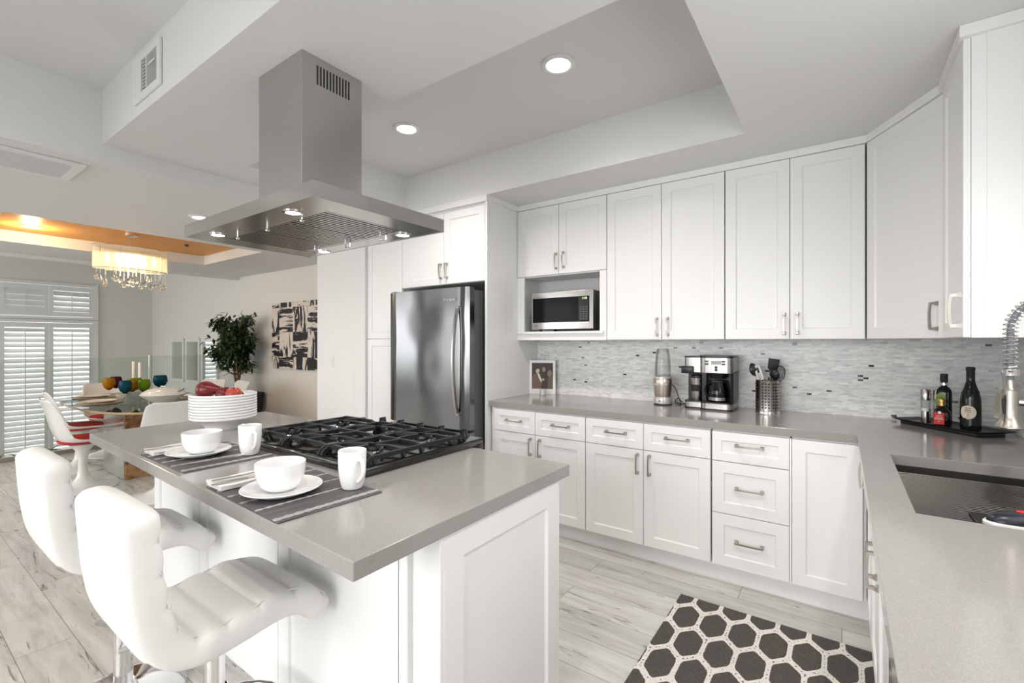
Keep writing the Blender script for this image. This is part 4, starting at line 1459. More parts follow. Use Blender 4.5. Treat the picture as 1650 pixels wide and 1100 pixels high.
t = thing('blender', 'personal blender with a clear cup on a champagne motor base', 'blender', (-1.045, 3.335, CT))
CHAMP = M('champagne_metal', (0.60, 0.52, 0.44, 1), 0.28, 0.9)
SILV = M('silver_plastic', (0.60, 0.60, 0.60, 1), 0.3, 0.5)
MB().lathe([(0, 0), (.062, 0), (.064, .004), (.062, .010), (0, .010)], n=40).build('foot', BLACK, t, 40)
MB().lathe([(.0, .010), (.064, .010), (.066, .022), (.064, .045), (.060, .056), (0, .056)], n=40).build('base', SILV, t, 40)
MB().lathe([(0, .056), (.057, .056), (.064, .10), (.067, .15), (.067, .183), (.064, .190), (0, .190)], n=40).build('motor_housing', CHAMP, t, 40)
MB().lathe([(.063, .186), (.066, .188), (.066, .200), (.060, .203), (.056, .203)], n=40).build('collar', SILV, t, 40)
MB().lathe([(.053, .200), (.056, .200), (.0555, .27), (.050, .345), (.043, .395), (.038, .400), (0, .400), (0, .397), (.037, .397), (.041, .392), (.048, .343), (.053, .27), (.053, .200)], n=40).build('cup', GLASS, t, 50)
text('lettering', 'nutribullet', .022, PAPER, t, (.006, -.0685, .150), (PI / 2, 0, 0))
text('emblem', 'PRO', .018, BLACK, t, (.006, -.0675, .030), (PI / 2, 0, 0))
MB().tube(cr([(.062, .0, .15), (.09, -.005, .12), (.11, -.01, .07), (.13, -.01, .012), (.10, .02, .006), (.07, .05, .02), (.09, .06, .045), (.115, .04, .03), (.14, .05, .008), (.09, .10, .005), (.05, .145, .01)], 6), .0032, 6).build('power_cord', BLACK, t)

# coffee maker
KXL, KYF = -.872, 3.215
t = thing('coffee_maker', 'steel and black two way coffee maker with a glass carafe and a travel cup side', 'coffee maker', (KXL + .152, KYF + .11, CT))
wd, dpth, hh = .304, .225, .352
ox = -.152
oy = -.11
def P(x, y):
    return (ox + x, oy + y)
def plan(x0, x1, y0, y1, r):
    o = []
    for cx, cy, a0 in ((x1 - r, y1 - .012, 0), (x0 + r, y1 - .012, PI / 2)):
        for k in range(5):
            a = a0 + PI / 2 * k / 4
            o.append(P(cx + .012 * math.cos(a) + (r - .012) * (1 if a0 == 0 else -1), cy + .012 * math.sin(a)))
    for cx, cy, a0 in ((x0 + r, y0 + r * .6, PI), (x1 - r, y0 + r * .6, PI * 1.5)):
        for k in range(7):
            a = a0 + PI / 2 * k / 6
            o.append(P(cx + r * math.cos(a), cy + r * .6 * math.sin(a)))
    return o
base_pts = plan(.0, .125, .035, .215, .03)
b = MB().prism(plan(.0, .13, .03, .215, .03), 0, .012).prism(plan(.105, wd, 0, .215, .04), 0, .012)
b.build('foot', BLACK, t, 30)
b = MB().prism(plan(.002, .128, .032, .213, .03), .012, .045).prism(plan(.107, wd - .002, .002, .213, .04), .012, .045)
bs = b.build('base_band', STEEL_C, t, 30)
MB().prism(plan(.0, .13, .03, .215, .03), .045, .054).prism(plan(.105, wd, 0, .215, .04), .045, .054).build('warming_plate', BLACK, t, 30)
MB().prism([P(.0, .135), P(wd, .135), P(wd, .215), P(.0, .215)], .054, .25).prism([P(.108, .06), P(.134, .06), P(.134, .14), P(.108, .14)], .054, .25).prism([P(wd - .016, .035), P(wd, .045), P(wd, .14), P(wd - .016, .14)], .054, .25).build('tower', BLACK, t, 30)
b = MB().prism(plan(.0, .13, .03, .215, .03), .245, hh - .010).prism(plan(.105, wd, 0, .215, .04), .245, hh - .010)
hd = b.build('head', STEEL_C, t, 30)
MB().prism(plan(-.002, .13, .028, .217, .03), hh - .010, hh).prism(plan(.103, wd + .002, -.002, .217, .04), hh - .010, hh + .006).build('lid', BLACK, t, 30)
b = MB().box(ox - .018, ox + .062, oy + .018, oy + .07, .235, .285, .006).box(ox - .035, ox, oy + .022, oy + .04, .270, .282, .003)
b.build('filter_handle', BLACK, t, 30)
MB().lathe([(0, .205), (.045, .205), (.060, .246), (0, .246)], (ox + .205, oy + .085, 0), 28).build('brew_basket', BLACK, t, 40)
pn = MB().box(ox + .178, ox + .238, oy - .003, oy + .004, .300, .325, .001).build('display', M('lcd_glass', (0.30, 0.33, 0.32, 1), 0.2), t, 0)
for k, (x, z) in enumerate(((.150, .320), (.150, .303), (.252, .320), (.252, .303))):
    MB().box(ox + x - .011, ox + x + .011, oy - .003, oy + .010, z - .0055, z + .0055, .001).build('button', BLACK, t, 0)
for z in (.282, .265):
    MB().cyl((0, 0, 0), .009, 0, .008, 16, mat=Matrix.Translation((ox + .208, oy + .0045, z)) @ Matrix.Rotation(PI / 2, 4, 'X')).build('dial_button', BLACK, t, 40)
text('lettering', 'Hamilton Beach', .011, SILV, t, (ox + .205, oy + .0005, .028), (PI / 2, 0, 0))
car = MB().lathe([(0, 0), (.056, 0), (.062, .012), (.064, .045), (.060, .085), (.050, .115), (.046, .128), (.044, .128), (.048, .114), (.058, .085), (.062, .045), (.060, .013), (.054, .003), (0, .003)], (ox + .205, oy + .075, .0545), 36).build('carafe', thin_glass('smoky_carafe', (0.62, 0.62, 0.62, 1)), t, 50)
MB().lathe([(.0605, .010), (.0645, .010), (.0655, .030), (.0635, .030), (.0605, .010)], (ox + .205, oy + .075, .0545), 36).build('carafe_band', STEEL_L, car, 50)
MB().lathe([(0, .126), (.048, .126), (.050, .132), (.046, .140), (0, .142)], (ox + .205, oy + .075, .0545), 36).build('carafe_lid', BLACK, car, 50)
MB().tube(cr([(ox + .165, oy + .055, .172), (ox + .140, oy + .030, .172), (ox + .134, oy + .024, .14), (ox + .140, oy + .03, .10), (ox + .150, oy + .042, .085)], 5), .007, 8).build('carafe_handle', BLACK, car)
c2 = tag(bpy.data.objects.new('travel_cup', None), 'steel travel cup with a black grip band standing in the coffee maker', 'cup')
C.objects.link(c2)
c2.location = (KXL + .068, KYF + .085, CT + .0545)
MB().lathe([(0, 0), (.028, 0), (.029, .004), (.034, .070), (.040, .150), (0, .150)], n=32).build('cup', STEEL_L, c2, 40)
MB().lathe([(.0325, .060), (.0345, .060), (.0385, .105), (.0365, .105)], n=32).build('grip_band', BLACKM, c2, 40)
MB().lathe([(0, .150), (.042, .150), (.044, .156), (.040, .168), (.020, .172), (0, .172)], n=32).build('lid', BLACK, c2, 40)

# utensil crock
UXC, UYC = -.385, 3.345
t = thing('utensil_holder', 'perforated steel utensil holder on the back worktop', 'utensil holder', (UXC, UYC, CT))
R, Hh = .068, .205
MB().lathe([(0, .002), (R, .002), (R, Hh - .002), (R + .0012, Hh), (R - .001, Hh), (R - .002, .004), (0, .004)], n=48).build('cylinder', STEEL_L, t, 40)
MB().lathe([(R - .004, 0), (R + .0015, 0), (R + .0015, .010), (R, .012)], n=48).build('foot_ring', CHROME, t, 40)
b = MB()
base_a = math.atan2(-UYC, -UXC)
for pn_ in (-1.15, -.15, .75, 1.7, 2.7, 3.6):
    for c in range(3):
        a = base_a + pn_ + (c - 1) * .26
        for r in range(9):
            z = .035 + r * .0185
            m = Matrix.Rotation(a, 4, 'Z') @ Matrix.Translation((R + .0004, 0, z)) @ Matrix.Rotation(PI / 2, 4, 'Y')
            b.cyl((0, 0, 0), .0048, -.0004, .0004, 8, mat=m)
b.build('perforations', GAP_SHADE, t, 0)['kind'] = 'stuff'  # dark discs on an unpierced wall, colour giving the shade of holes
def utensil(name, label, x0, y0, x1, y1, z1, head, mat=BLACK):
    t = thing(name, label, 'kitchen utensil', (UXC, UYC, CT), 0, 'utensils in the steel holder')
    a, c = Vector((x0, y0, .008)), Vector((x1, y1, z1))
    d = (c - a).normalized()
    MB().tube([a, a + d * (c - a).length * .5, c], [.006, .005, .0045], 8).build('handle', mat, t)
    rot = d.to_track_quat('Z', 'X').to_matrix().to_4x4()
    head(t, Matrix.Translation(c) @ rot)
    return t
def spoon_head(t, m):
    rows = []
    for k in range(9):
        u = k / 8
        w = .028 * math.sin(PI * min(1, .08 + .92 * u)) ** .6 if 0 < k < 8 else .006
        rows.append([(w * math.cos(q), .004 * math.sin(q) - .012 * math.sin(PI * u), -.005 + .085 * u) for q in [2 * PI * j / 10 for j in range(10)]])
    MB().rings(rows, mat=m).build('bowl', BLACK, t, 50)
def turner_head(t, m):
    MB().prism([(-.008, 0), (.008, 0), (.03, .03), (.032, .09), (-.032, .09), (-.03, .03)], -.0015, .0015, mat=m @ Matrix.Rotation(PI / 2, 4, 'X')).build('blade', BLACK, t, 0)
def whisk_head(t, m):
    for k in range(5):
        a = PI * k / 5
        pts = [(.034 * math.sin(PI * q / 12) ** .8 * math.cos(a), .034 * math.sin(PI * q / 12) ** .8 * math.sin(a), .105 * (1 - math.cos(PI * q / 12)) / 2) for q in range(13)]
        pts += [(-x, -y, z) for x, y, z in pts[::-1]]
        MB().tube(pts, .0016, 5, mat=m).build('wire', BLACK, t)
def tongs_head(t, m):
    for s in (-1, 1):
        MB().tube([(s * .002, 0, -.11), (s * .013, 0, -.03), (s * .011, 0, .03), (s * .004, 0, .05)], 1, sq=(.004, .013), mat=m).build('arm', CHROME, t)
def ladle_head(t, m):
    MB().lathe([(0, -.020), (.02, -.017), (.034, -.004), (.038, .012), (.035, .012), (.031, -.002), (.018, -.014), (0, -.017)], n=24, mat=m @ Matrix.Translation((0, -.03, .02)) @ Matrix.Rotation(PI / 2.3, 4, 'X')).build('bowl', BLACK, t, 50)
utensil('spoon', 'black cooking spoon leaning out of the holder towards the coffee maker', .02, .0, -.062, -.02, .235, spoon_head)
utensil('tongs', 'steel tongs leaning beside the black spoon in the holder', .01, -.02, -.046, -.03, .250, tongs_head, CHROME)
utensil('spatula', 'tallest black slotted spatula standing in the steel holder', -.01, .02, .022, .03, .250, turner_head)
utensil('ladle', 'black ladle resting low at the front of the steel holder', -.02, .0, .012, -.035, .225, ladle_head)
utensil('whisk', 'black balloon whisk standing in the steel holder', .0, .03, .048, .01, .195, whisk_head)

# tray with bottles in the corner
TRX, TRY, TRA = .445, 3.225, math.radians(-50)
t = thing('tray', 'black lacquer tray set across the worktop corner holding bottles and shakers', 'tray', (TRX, TRY, CT), TRA)
MB().box(-.195, .195, -.075, .075, .0, .016, .003).build('foot', BLACK, t, 30)
rows = []
b = MB()
for hx, hy, z in ((.195, .075, .014), (.222, .100, .026), (.222, .100, .029), (.192, .072, .0175)):
    rows.append([(-hx, -hy, z), (hx, -hy, z), (hx, hy, z), (-hx, hy, z)])
b.rings(rows).build('dish', BLACK, t, 0)
TZ = CT + .0178
def tray_pt(u, v):
    return (TRX + u * math.cos(TRA) - v * math.sin(TRA), TRY + u * math.sin(TRA) + v * math.cos(TRA), TZ)
SALT = M('salt_grains', g(0.85), 0.8)
PEPPER = M('peppercorns', (0.03, 0.02, 0.015, 1), 0.7)
def shaker_mill(label, u, v, fill, name):
    t = thing(name, label, 'shaker', tray_pt(u, v), 0, 'steel and glass shakers on the tray')
    MB().lathe([(0, 0), (.021, 0), (.0215, .004), (.0215, .058), (0, .058)], n=28).build('base', STEEL_L, t, 40)
    MB().lathe([(.021, .058), (.0212, .118), (.0195, .118), (.0195, .058)], n=28).build('glass', GLASS, t, 40)
    MB().lathe([(0, .058), (.0192, .058), (.0192, .075), (0, .078)], n=28).build('contents', fill, t, 40)
    MB().lathe([(0, .118), (.0215, .118), (.022, .122), (.022, .172), (.019, .176), (0, .176)], n=28).build('cap', STEEL_L, t, 40)
shaker_mill('steel and glass salt shaker at the outer end of the tray', -.122, -.0, SALT, 'salt_shaker')
shaker_mill('steel and glass pepper shaker half behind the olive oil bottle', -.085, .035, PEPPER, 'pepper_shaker')
DKGREEN = M('dark_green_bottle_glass', (0.004, 0.010, 0.006, 1), 0.05)
DKBROWN = M('dark_brown_bottle_glass', (0.012, 0.006, 0.004, 1), 0.05)
LBL_GREEN = M('green_paper_label', lin(118, 148, 40), 0.5)
LBL_RED = M('red_paper_label', lin(206, 36, 34), 0.5)
LBL_CREAM = M('cream_paper_label', lin(226, 214, 196), 0.5)
face = math.atan2(-TRY, -TRX) + PI / 2     # turns a bottle's front (-y) to the room
# olive oil, square shouldered
t = thing('olive_oil_bottle', 'tall square dark green oil bottle with a green label behind the red labelled bottle', 'bottle', tray_pt(-.035, .012), face, 'bottles on the black tray')
def sq_ring(w, z, r=.3):
    o = []
    for k in range(24):
        a = 2 * PI * k / 24
        c_, s_ = math.cos(a), math.sin(a)
        e = .45
        o.append((w * math.copysign(abs(c_) ** e, c_), w * math.copysign(abs(s_) ** e, s_), z))
    return o
rd_ring = lambda r, z: [(r * math.cos(2 * PI * k / 24), r * math.sin(2 * PI * k / 24), z) for k in range(24)]
MB().rings([sq_ring(.028, 0), sq_ring(.031, .004), sq_ring(.031, .165), sq_ring(.029, .178), rd_ring(.022, .193), rd_ring(.013, .200), rd_ring(.0125, .222)]).build('glass', DKGREEN, t, 50)
MB().lathe([(.0135, .203), (.0175, .205), (.0175, .218), (.0135, .220)], n=24).build('neck_ring', CHROME, t, 40)
MB().lathe([(0, .222), (.0145, .222), (.0155, .226), (.0155, .262), (.014, .264), (0, .264)], n=24).build('cap', BLACKM, t, 40)
MB().box(-.0285, .004, -.0325, -.0310, .100, .160).box(-.0285, .004, -.0325, -.0310, .030, .066).build('label', LBL_GREEN, t, 0)
text('label_script', 'Olio', .016, BLACKM, t, (-.012, -.0327, .140), (PI / 2, 0, 0))
# round brown bottle with red label
t = thing('sauce_bottle', 'squat dark bottle with gold cap and red label at the front of the tray', 'bottle', tray_pt(.012, -.052), face, 'bottles on the black tray')
MB().rings([sq_ring(.030, 0), sq_ring(.034, .005), sq_ring(.034, .066), sq_ring(.031, .080), rd_ring(.020, .096), rd_ring(.0125, .102), rd_ring(.012, .120)]).build('glass', DKBROWN, t, 50)
MB().lathe([(0, .106), (.0135, .106), (.0135, .124), (.0155, .126), (.0155, .138), (.013, .141), (0, .141)], n=24).build('cap', GOLD, t, 40)
MB().box(-.030, .010, -.0358, -.0342, .014, .074, .0005).build('label', LBL_RED, t, 0)
for z, sx_, bd_ in ((.056, .7, 'ACETO'), (.047, .62, 'BALSAMICO'), (.040, .7, 'DI MODENA'), (.028, .6, 'IGP')):
    text('label_lettering', bd_, .0085 if z < .05 else .009, PAPER, t, (-.010, -.0361, z), (PI / 2, 0, 0), sx_)
MB().lathe([(0, 0), (.007, 0), (.007, .0012), (0, .0012)], n=20, mat=Matrix.Translation((-.008, -.0362, .074)) @ Matrix.Rotation(PI / 2, 4, 'X')).build('seal', PAPER, t, 40)
# wine bottle
t = thing('wine_bottle', 'dark green wine bottle with a round cream label and black foil', 'bottle', tray_pt(.115, -.012), face, 'bottles on the black tray')
MB().lathe([(0, .004), (.030, 0), (.0375, .004), (.0385, .02), (.0385, .120), (.0375, .150), (.032, .185), (.022, .215), (.0165, .238), (.0150, .262), (.0150, .300), (0, .300)], n=40).build('glass', DKGREEN, t, 50)
MB().lathe([(.0158, .252), (.0160, .292), (.0175, .294), (.0175, .303), (.013, .308), (0, .308)], n=32).build('foil', BLACKM, t, 50)
m_arc = MB()
rows = []
for i in range(13):
    v = -1 + 2 * i / 12
    ww = math.sqrt(max(0, 1 - v * v))
    rows.append([(.0390 * math.sin(.80 * ww * (-1 + 2 * j / 12) - .28), -.0390 * math.cos(.80 * ww * (-1 + 2 * j / 12) - .28), .090 + .0335 * v) for j in range(13)])
m_arc.grid(rows).build('label', LBL_CREAM, t, 60)
for z, s_, bd_ in ((.110, .008, 'VINTAGE'), (.100, .0085, 'RESERVE'), (.092, .006, 'estate bottled'), (.066, .006, '750 ml')):
    text('label_lettering', bd_, s_, BLACKM, t, (-.011, -.0412, z), (PI / 2, 0, -.28), .7)
text('label_emblem', 'V', .014, M('wine_red_ink', lin(120, 40, 36), .5), t, (-.011, -.0412, .077), (PI / 2, 0, -.28), .9)

# ------------------------------------------------------------------ faucet and sink brush
FX, FY = .424, 2.06
t = thing('faucet', 'brushed nickel pull down spring faucet hanging over the sink', 'faucet', (.625, 2.02, CT))
ox_, oy_ = FX - .625, FY - 2.02
zf = lambda z: z - CT
MB().lathe([(0, 0), (.030, 0), (.030, .006), (.024, .012), (.0215, .02), (.0215, .22), (.018, .226), (0, .226)], n=32).build('body', NICKEL, t, 40)
MB().tube([(0, 0, .20), (0, 0, zf(1.40))], .0105, 12).build('riser', NICKEL, t)
hose = [(0, 0, zf(1.36))]
for k in range(19):
    a = PI * k / 18
    hose.append((ox_ / 2 * (1 - math.cos(a)), oy_ / 2 * (1 - math.cos(a)), zf(1.395) + .105 * math.sin(a)))
hose += [(ox_, oy_, zf(1.36)), (ox_, oy_, zf(1.30)), (ox_, oy_, zf(1.24))]
MB().tube(hose, .0085, 12).build('hose', RUBBER, t)
hp = cr(hose, 24)
sp = []
acc = 0
rows_dir = None
prev = None
for i in range(len(hp) - 1):
    d = (hp[i + 1] - hp[i]).normalized()
    if prev is None:
        a = d.cross(Vector((0, 1, .1))).normalized()
    else:
        a = (prev - d * prev.dot(d)).normalized()
    prev = a
    b_ = d.cross(a)
    acc += (hp[i + 1] - hp[i]).length
    if hp[i].x < ox_ + .005 and hp[i].z < zf(1.272):
        break
    q = 2 * PI * acc / .0135
    sp.append(hp[i] + (a * math.cos(q) + b_ * math.sin(q)) * .0165)
MB().tube(sp, .0019, 5).build('spring', CHROME, t)
MB().lathe([(0.008, 0), (.021, 0), (.021, .012), (.0225, .014), (.0225, .018), (.008, .018)], (ox_, oy_, zf(1.258)), 28).build('spring_collar', CHROME, t, 40)
hd = MB().lathe([(0, .0), (.030, .0), (.034, .004), (.033, .010), (.026, .022), (.0215, .040), (.0205, .075), (.0205, .118), (.012, .120), (.0095, .128), (.0095, .150), (0, .150)], (ox_, oy_, zf(1.093)), 36).build('spray_head', NICKEL, t, 40)
side = Vector((-.815, -.579, 0))
bx_ = Vector((ox_, oy_, zf(1.093)))
MB().tube([bx_ + side * .020 + Vector((0, 0, .105)), bx_ + side * .033 + Vector((0, 0, .108)), bx_ + side * .037 + Vector((0, 0, .085)), bx_ + side * .036 + Vector((0, 0, .050)), bx_ + side * .043 + Vector((0, 0, .032))], 1, sq=(.013, .005)).build('trigger', NICKEL, hd)
MB().tube([bx_ + side * .019 + Vector((0, 0, .045)), bx_ + side * .0225 + Vector((0, 0, .095))], 1, sq=(.010, .006)).build('trigger_slot', BLACKM, hd)
MB().tube([(0, 0, zf(1.175)), (ox_ * .5, oy_ * .5, zf(1.175)), (ox_ + .012, oy_ - .002, zf(1.175))], .0105, 14).build('holder_arm', NICKEL, t)
MB().tube([(0, -.02, .10), (0, -.06, .12), (0, -.075, .17)], [.008, .006, .005], 8).build('lever', NICKEL, t)

t = thing('dish_brush', 'black palm brush with a red button on a white base at the sink edge', 'brush', (.375, 1.70, .8925), math.radians(22))
rows = []
for z, s_ in ((0, .92), (.003, 1), (.010, 1), (.013, .96)):
    rows.append([(.085 * s_ * math.cos(q), .040 * s_ * math.sin(q), z) for q in [2 * PI * k / 36 for k in range(36)]])
MB().rings(rows).build('base', PAPER, t, 40)
rows = []
for k in range(8):
    a = PI / 2 * k / 7
    s_ = max(.05, math.cos(a))
    rows.append([(.078 * s_ ** .6 * math.cos(q), .036 * s_ ** .7 * math.sin(q), .013 + .026 * math.sin(a)) for q in [2 * PI * j / 36 for j in range(36)]])
MB().rings(rows).build('grip', M('navy_black_rubber', (0.012, 0.014, 0.022, 1), 0.3), t, 50)
MB().lathe([(0, .035), (.009, .035), (.009, .040), (.006, .042), (0, .042)], n=18, sx=1.3, c=(-.005, 0, 0)).build('button', M('red_plastic', lin(224, 36, 40), .35), t, 40)
MB().box(.285, SX1 + .002, 1.602, 1.775, .880, .892, .002).build('sink_ledge', STEEL_S, s, 0, world=True)

# rug
o = MB().box(-.705, .150, .90, 2.558, .0005, .011, .004).build('rug', RUG, None, 0, loc=(0, 0, 0))
tag(o, 'charcoal runner rug with a white honeycomb trellis on the plank floor by the sink', 'rug')

# ------------------------------------------------------------------ ceiling fittings
def recessed(label, x, y, z, r, mat, watt, col=(1, .95, .88), kind='SPOT'):
    t = thing('recessed_light', label, 'ceiling light', (x, y, z - .012), 0, 'recessed ceiling lights')
    ring = MB().lathe([(r * .70, .0118), (r, .0118), (r, .007), (r * .93, .002), (r * .78, 0), (r * .70, .004), (r * .70, .0118)], n=40).build('trim_ring', PAPER, t, 40)
    MB().cyl((0, 0, 0), r * .705, .0055, .0105, 36).build('lens', mat, ring, 40)
    l = bpy.data.lights.new('bulb', kind)
    l.energy = watt
    if kind == 'SPOT':
        l.spot_size = math.radians(150)
        l.spot_blend = .8
    l.shadow_soft_size = r * .6
    l.color = col
    o = bpy.data.objects.new('bulb', l)
    C.objects.link(o)
    o.parent = t
    o.location = (0, 0, -.02 if kind == 'SPOT' else -.07)
    return t
recessed('lit recessed light in the raised ceiling tray nearer the camera', -1.185, 2.078, 2.785, .088, LAMP_WHITE, 30)
recessed('lit recessed light in the raised ceiling tray above the refrigerator', -2.366, 2.116, 2.785, .088, LAMP_WHITE, 26)
recessed('lit recessed light in the flat ceiling just past the range hood', -4.285, 1.62, DINE, .080, LAMP_WHITE, 9)
recessed('lit recessed light glowing in the orange ceiling tray', -6.50, .98, 2.50, .075, LAMP_WARM, 7, (1, .78, .42), 'POINT')
recessed('added unseen recessed light in the front ceiling, first of three along the island seats', -.55, .25, HIGH, .088, LAMP_WHITE, 22)  # first of three unseen lamps added to brighten stools and near worktops
recessed('added unseen recessed light in the flat ceiling beside the return air grille', -5.45, -.1, DINE, .080, LAMP_WHITE, 12)  # unseen lamp added to cast a streak on the refrigerator front
recessed('added unseen recessed light in the front ceiling, second of three along the island seats', -1.75, .0, HIGH, .088, LAMP_WHITE, 18)  # second unseen front lamp, added for light on the island
recessed('added unseen recessed light in the low ceiling over the sink run', .30, 1.0, LOW, .080, LAMP_WHITE, 30)  # unseen lamp added to brighten the worktop around the sink
recessed('added unseen recessed light in the front ceiling, third of three along the island seats', -2.9, -.2, HIGH, .088, LAMP_WHITE, 12)  # third unseen front lamp, added for light from the camera side

t = thing('return_grille', 'large white louvred return air grille in the flat ceiling', 'air vent', (-3.775, .42, DINE - .016))
x0, x1, y0, y1 = -.205, .215, -.35, .345
MB().cells([x0, x0 + .045, x1 - .045, x1], [y0, y0 + .045, y1 - .045, y1], lambda i, j: not (i == 1 and j == 1), .002, .0155).build('frame', PAPER, t, 0, bevel=.003)
b = MB()
k = 0
x = x0 + .050
while x < x1 - .048:
    b.box(-.0012, .0012, y0 + .045, y1 - .045, -.006, .006, mat=Matrix.Translation((x, 0, .008)) @ Matrix.Rotation(math.radians(40), 4, 'Y'))
    x += .0105
b.build('slats', M('grille_grey', g(0.74), 0.5), t, 0)
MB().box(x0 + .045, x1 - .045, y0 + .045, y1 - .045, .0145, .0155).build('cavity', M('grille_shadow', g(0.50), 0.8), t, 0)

t = thing('wall_register', 'white air register set in the soffit face beside the range hood', 'air vent', (-2.693, .80, 2.64))
w, h = .175, .108
MB().cells([-w, -w + .035, w - .035, w], [-h, -h + .032, h - .032, h], lambda i, j: not (i == 1 and j == 1), -.014, -.001, 'xz').build('frame', PAPER, t, 0, bevel=.003)
MB().box(-w + .035, w - .035, -.003, -.001, -h + .032, h - .032).build('cavity', GAP_SHADE, t, 0)  # flat dark plate, shade behind the louvres put into its colour
b = MB()
for k in range(7):
    x = .015 + k * .0175
    b.box(x - .001, x + .001, -.012, -.003, -h + .032, h - .032)
b.build('upright_louvres', PAPER, t, 0)
b = MB()
for k in range(9):
    z = -h + .040 + k * .0165
    b.box(-.062, .008, -.003, .004, -.001, .001, mat=Matrix.Translation((0, -.006, z)) @ Matrix.Rotation(math.radians(-8), 4, 'X'))
b.box(.004, .014, -.013, -.003, -h + .032, h - .032).box(-w + .035, -.062, -.012, -.003, -h + .032, h - .032)
b.build('level_louvres', PAPER, t, 0)
MB().box(.04, .125, -.016, -.012, .018, .026, .001).build('damper_lever', PAPER, t, 0)

# ------------------------------------------------------------------ chandelier
CHX, CHY, CZ0, CZ1 = -6.12, 1.67, 2.115, 2.345
t = thing('chandelier', 'oval sheer shade chandelier with hanging crystal drops over the dining table', 'chandelier', (CHX, CHY, CZ0))
AX, AY = .165, .315
sheer = bpy.data.materials.new('sheer_organza')
sheer.use_nodes = True
n = sheer.node_tree.nodes
l = sheer.node_tree.links
pb = n['Principled BSDF']
pb.inputs['Base Color'].default_value = (0.86, 0.82, 0.68, 1)
pb.inputs['Roughness'].default_value = 0.7
tl = n.new('ShaderNodeBsdfTranslucent')
tl.inputs[0].default_value = (0.9, 0.85, 0.70, 1)
a1 = n.new('ShaderNodeMixShader')
a1.inputs[0].default_value = .6
l.new(pb.outputs[0], a1.inputs[1])
l.new(tl.outputs[0], a1.inputs[2])
tp = n.new('ShaderNodeBsdfTransparent')
a2 = n.new('ShaderNodeMixShader')
a2.inputs[0].default_value = .5
l.new(tp.outputs[0], a2.inputs[1])
l.new(a1.outputs[0], a2.inputs[2])
l.new(a2.outputs[0], n['Material Output'].inputs[0])
MB().lathe([(1, 0), (1, CZ1 - CZ0)], n=64, sx=AX, sy=AY).build('shade', sheer, t, 60)
for z in (0, CZ1 - CZ0):
    b = MB()
    b.tube([(AX * math.cos(2 * PI * k / 48), AY * math.sin(2 * PI * k / 48), z) for k in range(49)], .004, 6)
    b.build('hoop', CHROME, t)
b = MB()
for k in range(10):
    a = 2 * PI * k / 10 + .2
    b.tube([(AX * math.cos(a), AY * math.sin(a), 0), (AX * math.cos(a), AY * math.sin(a), CZ1 - CZ0)], .0018, 5)
b.build('shade_wires', NICKEL, t)
MB().lathe([(0, .150), (.90, .150), (.90, .158), (0, .158)], n=48, sx=AX, sy=AY).build('lamp_plate', CHROME, t, 30)
for k in range(6):
    a = 2 * PI * k / 6 + .3
    MB().lathe([(0, .070), (.010, .072), (.017, .090), (.016, .110), (.006, .145), (0, .150)], (AX * .55 * math.cos(a), AY * .62 * math.sin(a), 0), 14).build('bulb', LAMP_WARM, t, 60)
lt = bpy.data.lights.new('chandelier_glow', 'POINT')
lt.energy = 5
lt.color = (1, .80, .48)
lt.shadow_soft_size = .09
lo = bpy.data.objects.new('chandelier_glow', lt)
C.objects.link(lo)
lo.parent = t
lo.location = (0, 0, .09)
rnd = random.Random(5)
for k in range(26):
    a = rnd.uniform(0, 2 * PI)
    rr = math.sqrt(rnd.uniform(.3, .95))
    x, y = AX * rr * math.cos(a) * .95, AY * rr * math.sin(a) * .98
    L = rnd.uniform(.065, .150)
    b = MB()
    for q in range(int((L + .14) / .016)):
        b.lathe([(0, .008), (.0042, 0), (0, -.008)], (x, y, .14 - q * .016), 5)
    b.lathe([(0, .030), (.006, .020), (.017, .0), (.0205, -.013), (.014, -.028), (0, -.033)], (x, y, -L - .020), 8)
    b.build('crystal_drop', CRYSTAL, t, 0)
for k in range(22):
    a = 2 * PI * k / 22
    b = MB()
    for q in range(8):
        b.lathe([(0, .010), (.007, 0), (0, -.010)], (AX * .75 * math.cos(a), AY * .82 * math.sin(a), .012 + q * .017), 6)
    b.build('bead_strand', CRYSTAL, t, 0)
MB().tube([(0, 0, .14), (0, 0, 2.50 - CZ0 - .02)], .003, 6).build('cord', CHROME, t)
MB().tube(cr([(0, .0, .232), (.02, .05, .25), (.03, .03, .30), (.005, -.005, .33), (0, .01, .36)], 6), .0022, 6).build('slack_cable', NICKEL, t)
MB().lathe([(0, 0), (.055, 0), (.055, -.022), (.02, -.03), (0, -.03)], (0, 0, 2.50 - CZ0), 28).build('ceiling_rose', CHROME, t, 40)
t = thing('smoke_detector', 'small dark disc fixed to the orange ceiling tray', 'detector', (-6.25, 2.22, 2.478))
MB().lathe([(0, 0), (.018, 0), (.022, .008), (.022, .0218), (0, .0218)], n=20).build('case', M('bronze_disc', (0.12, 0.06, 0.03, 1), .5), t, 40)

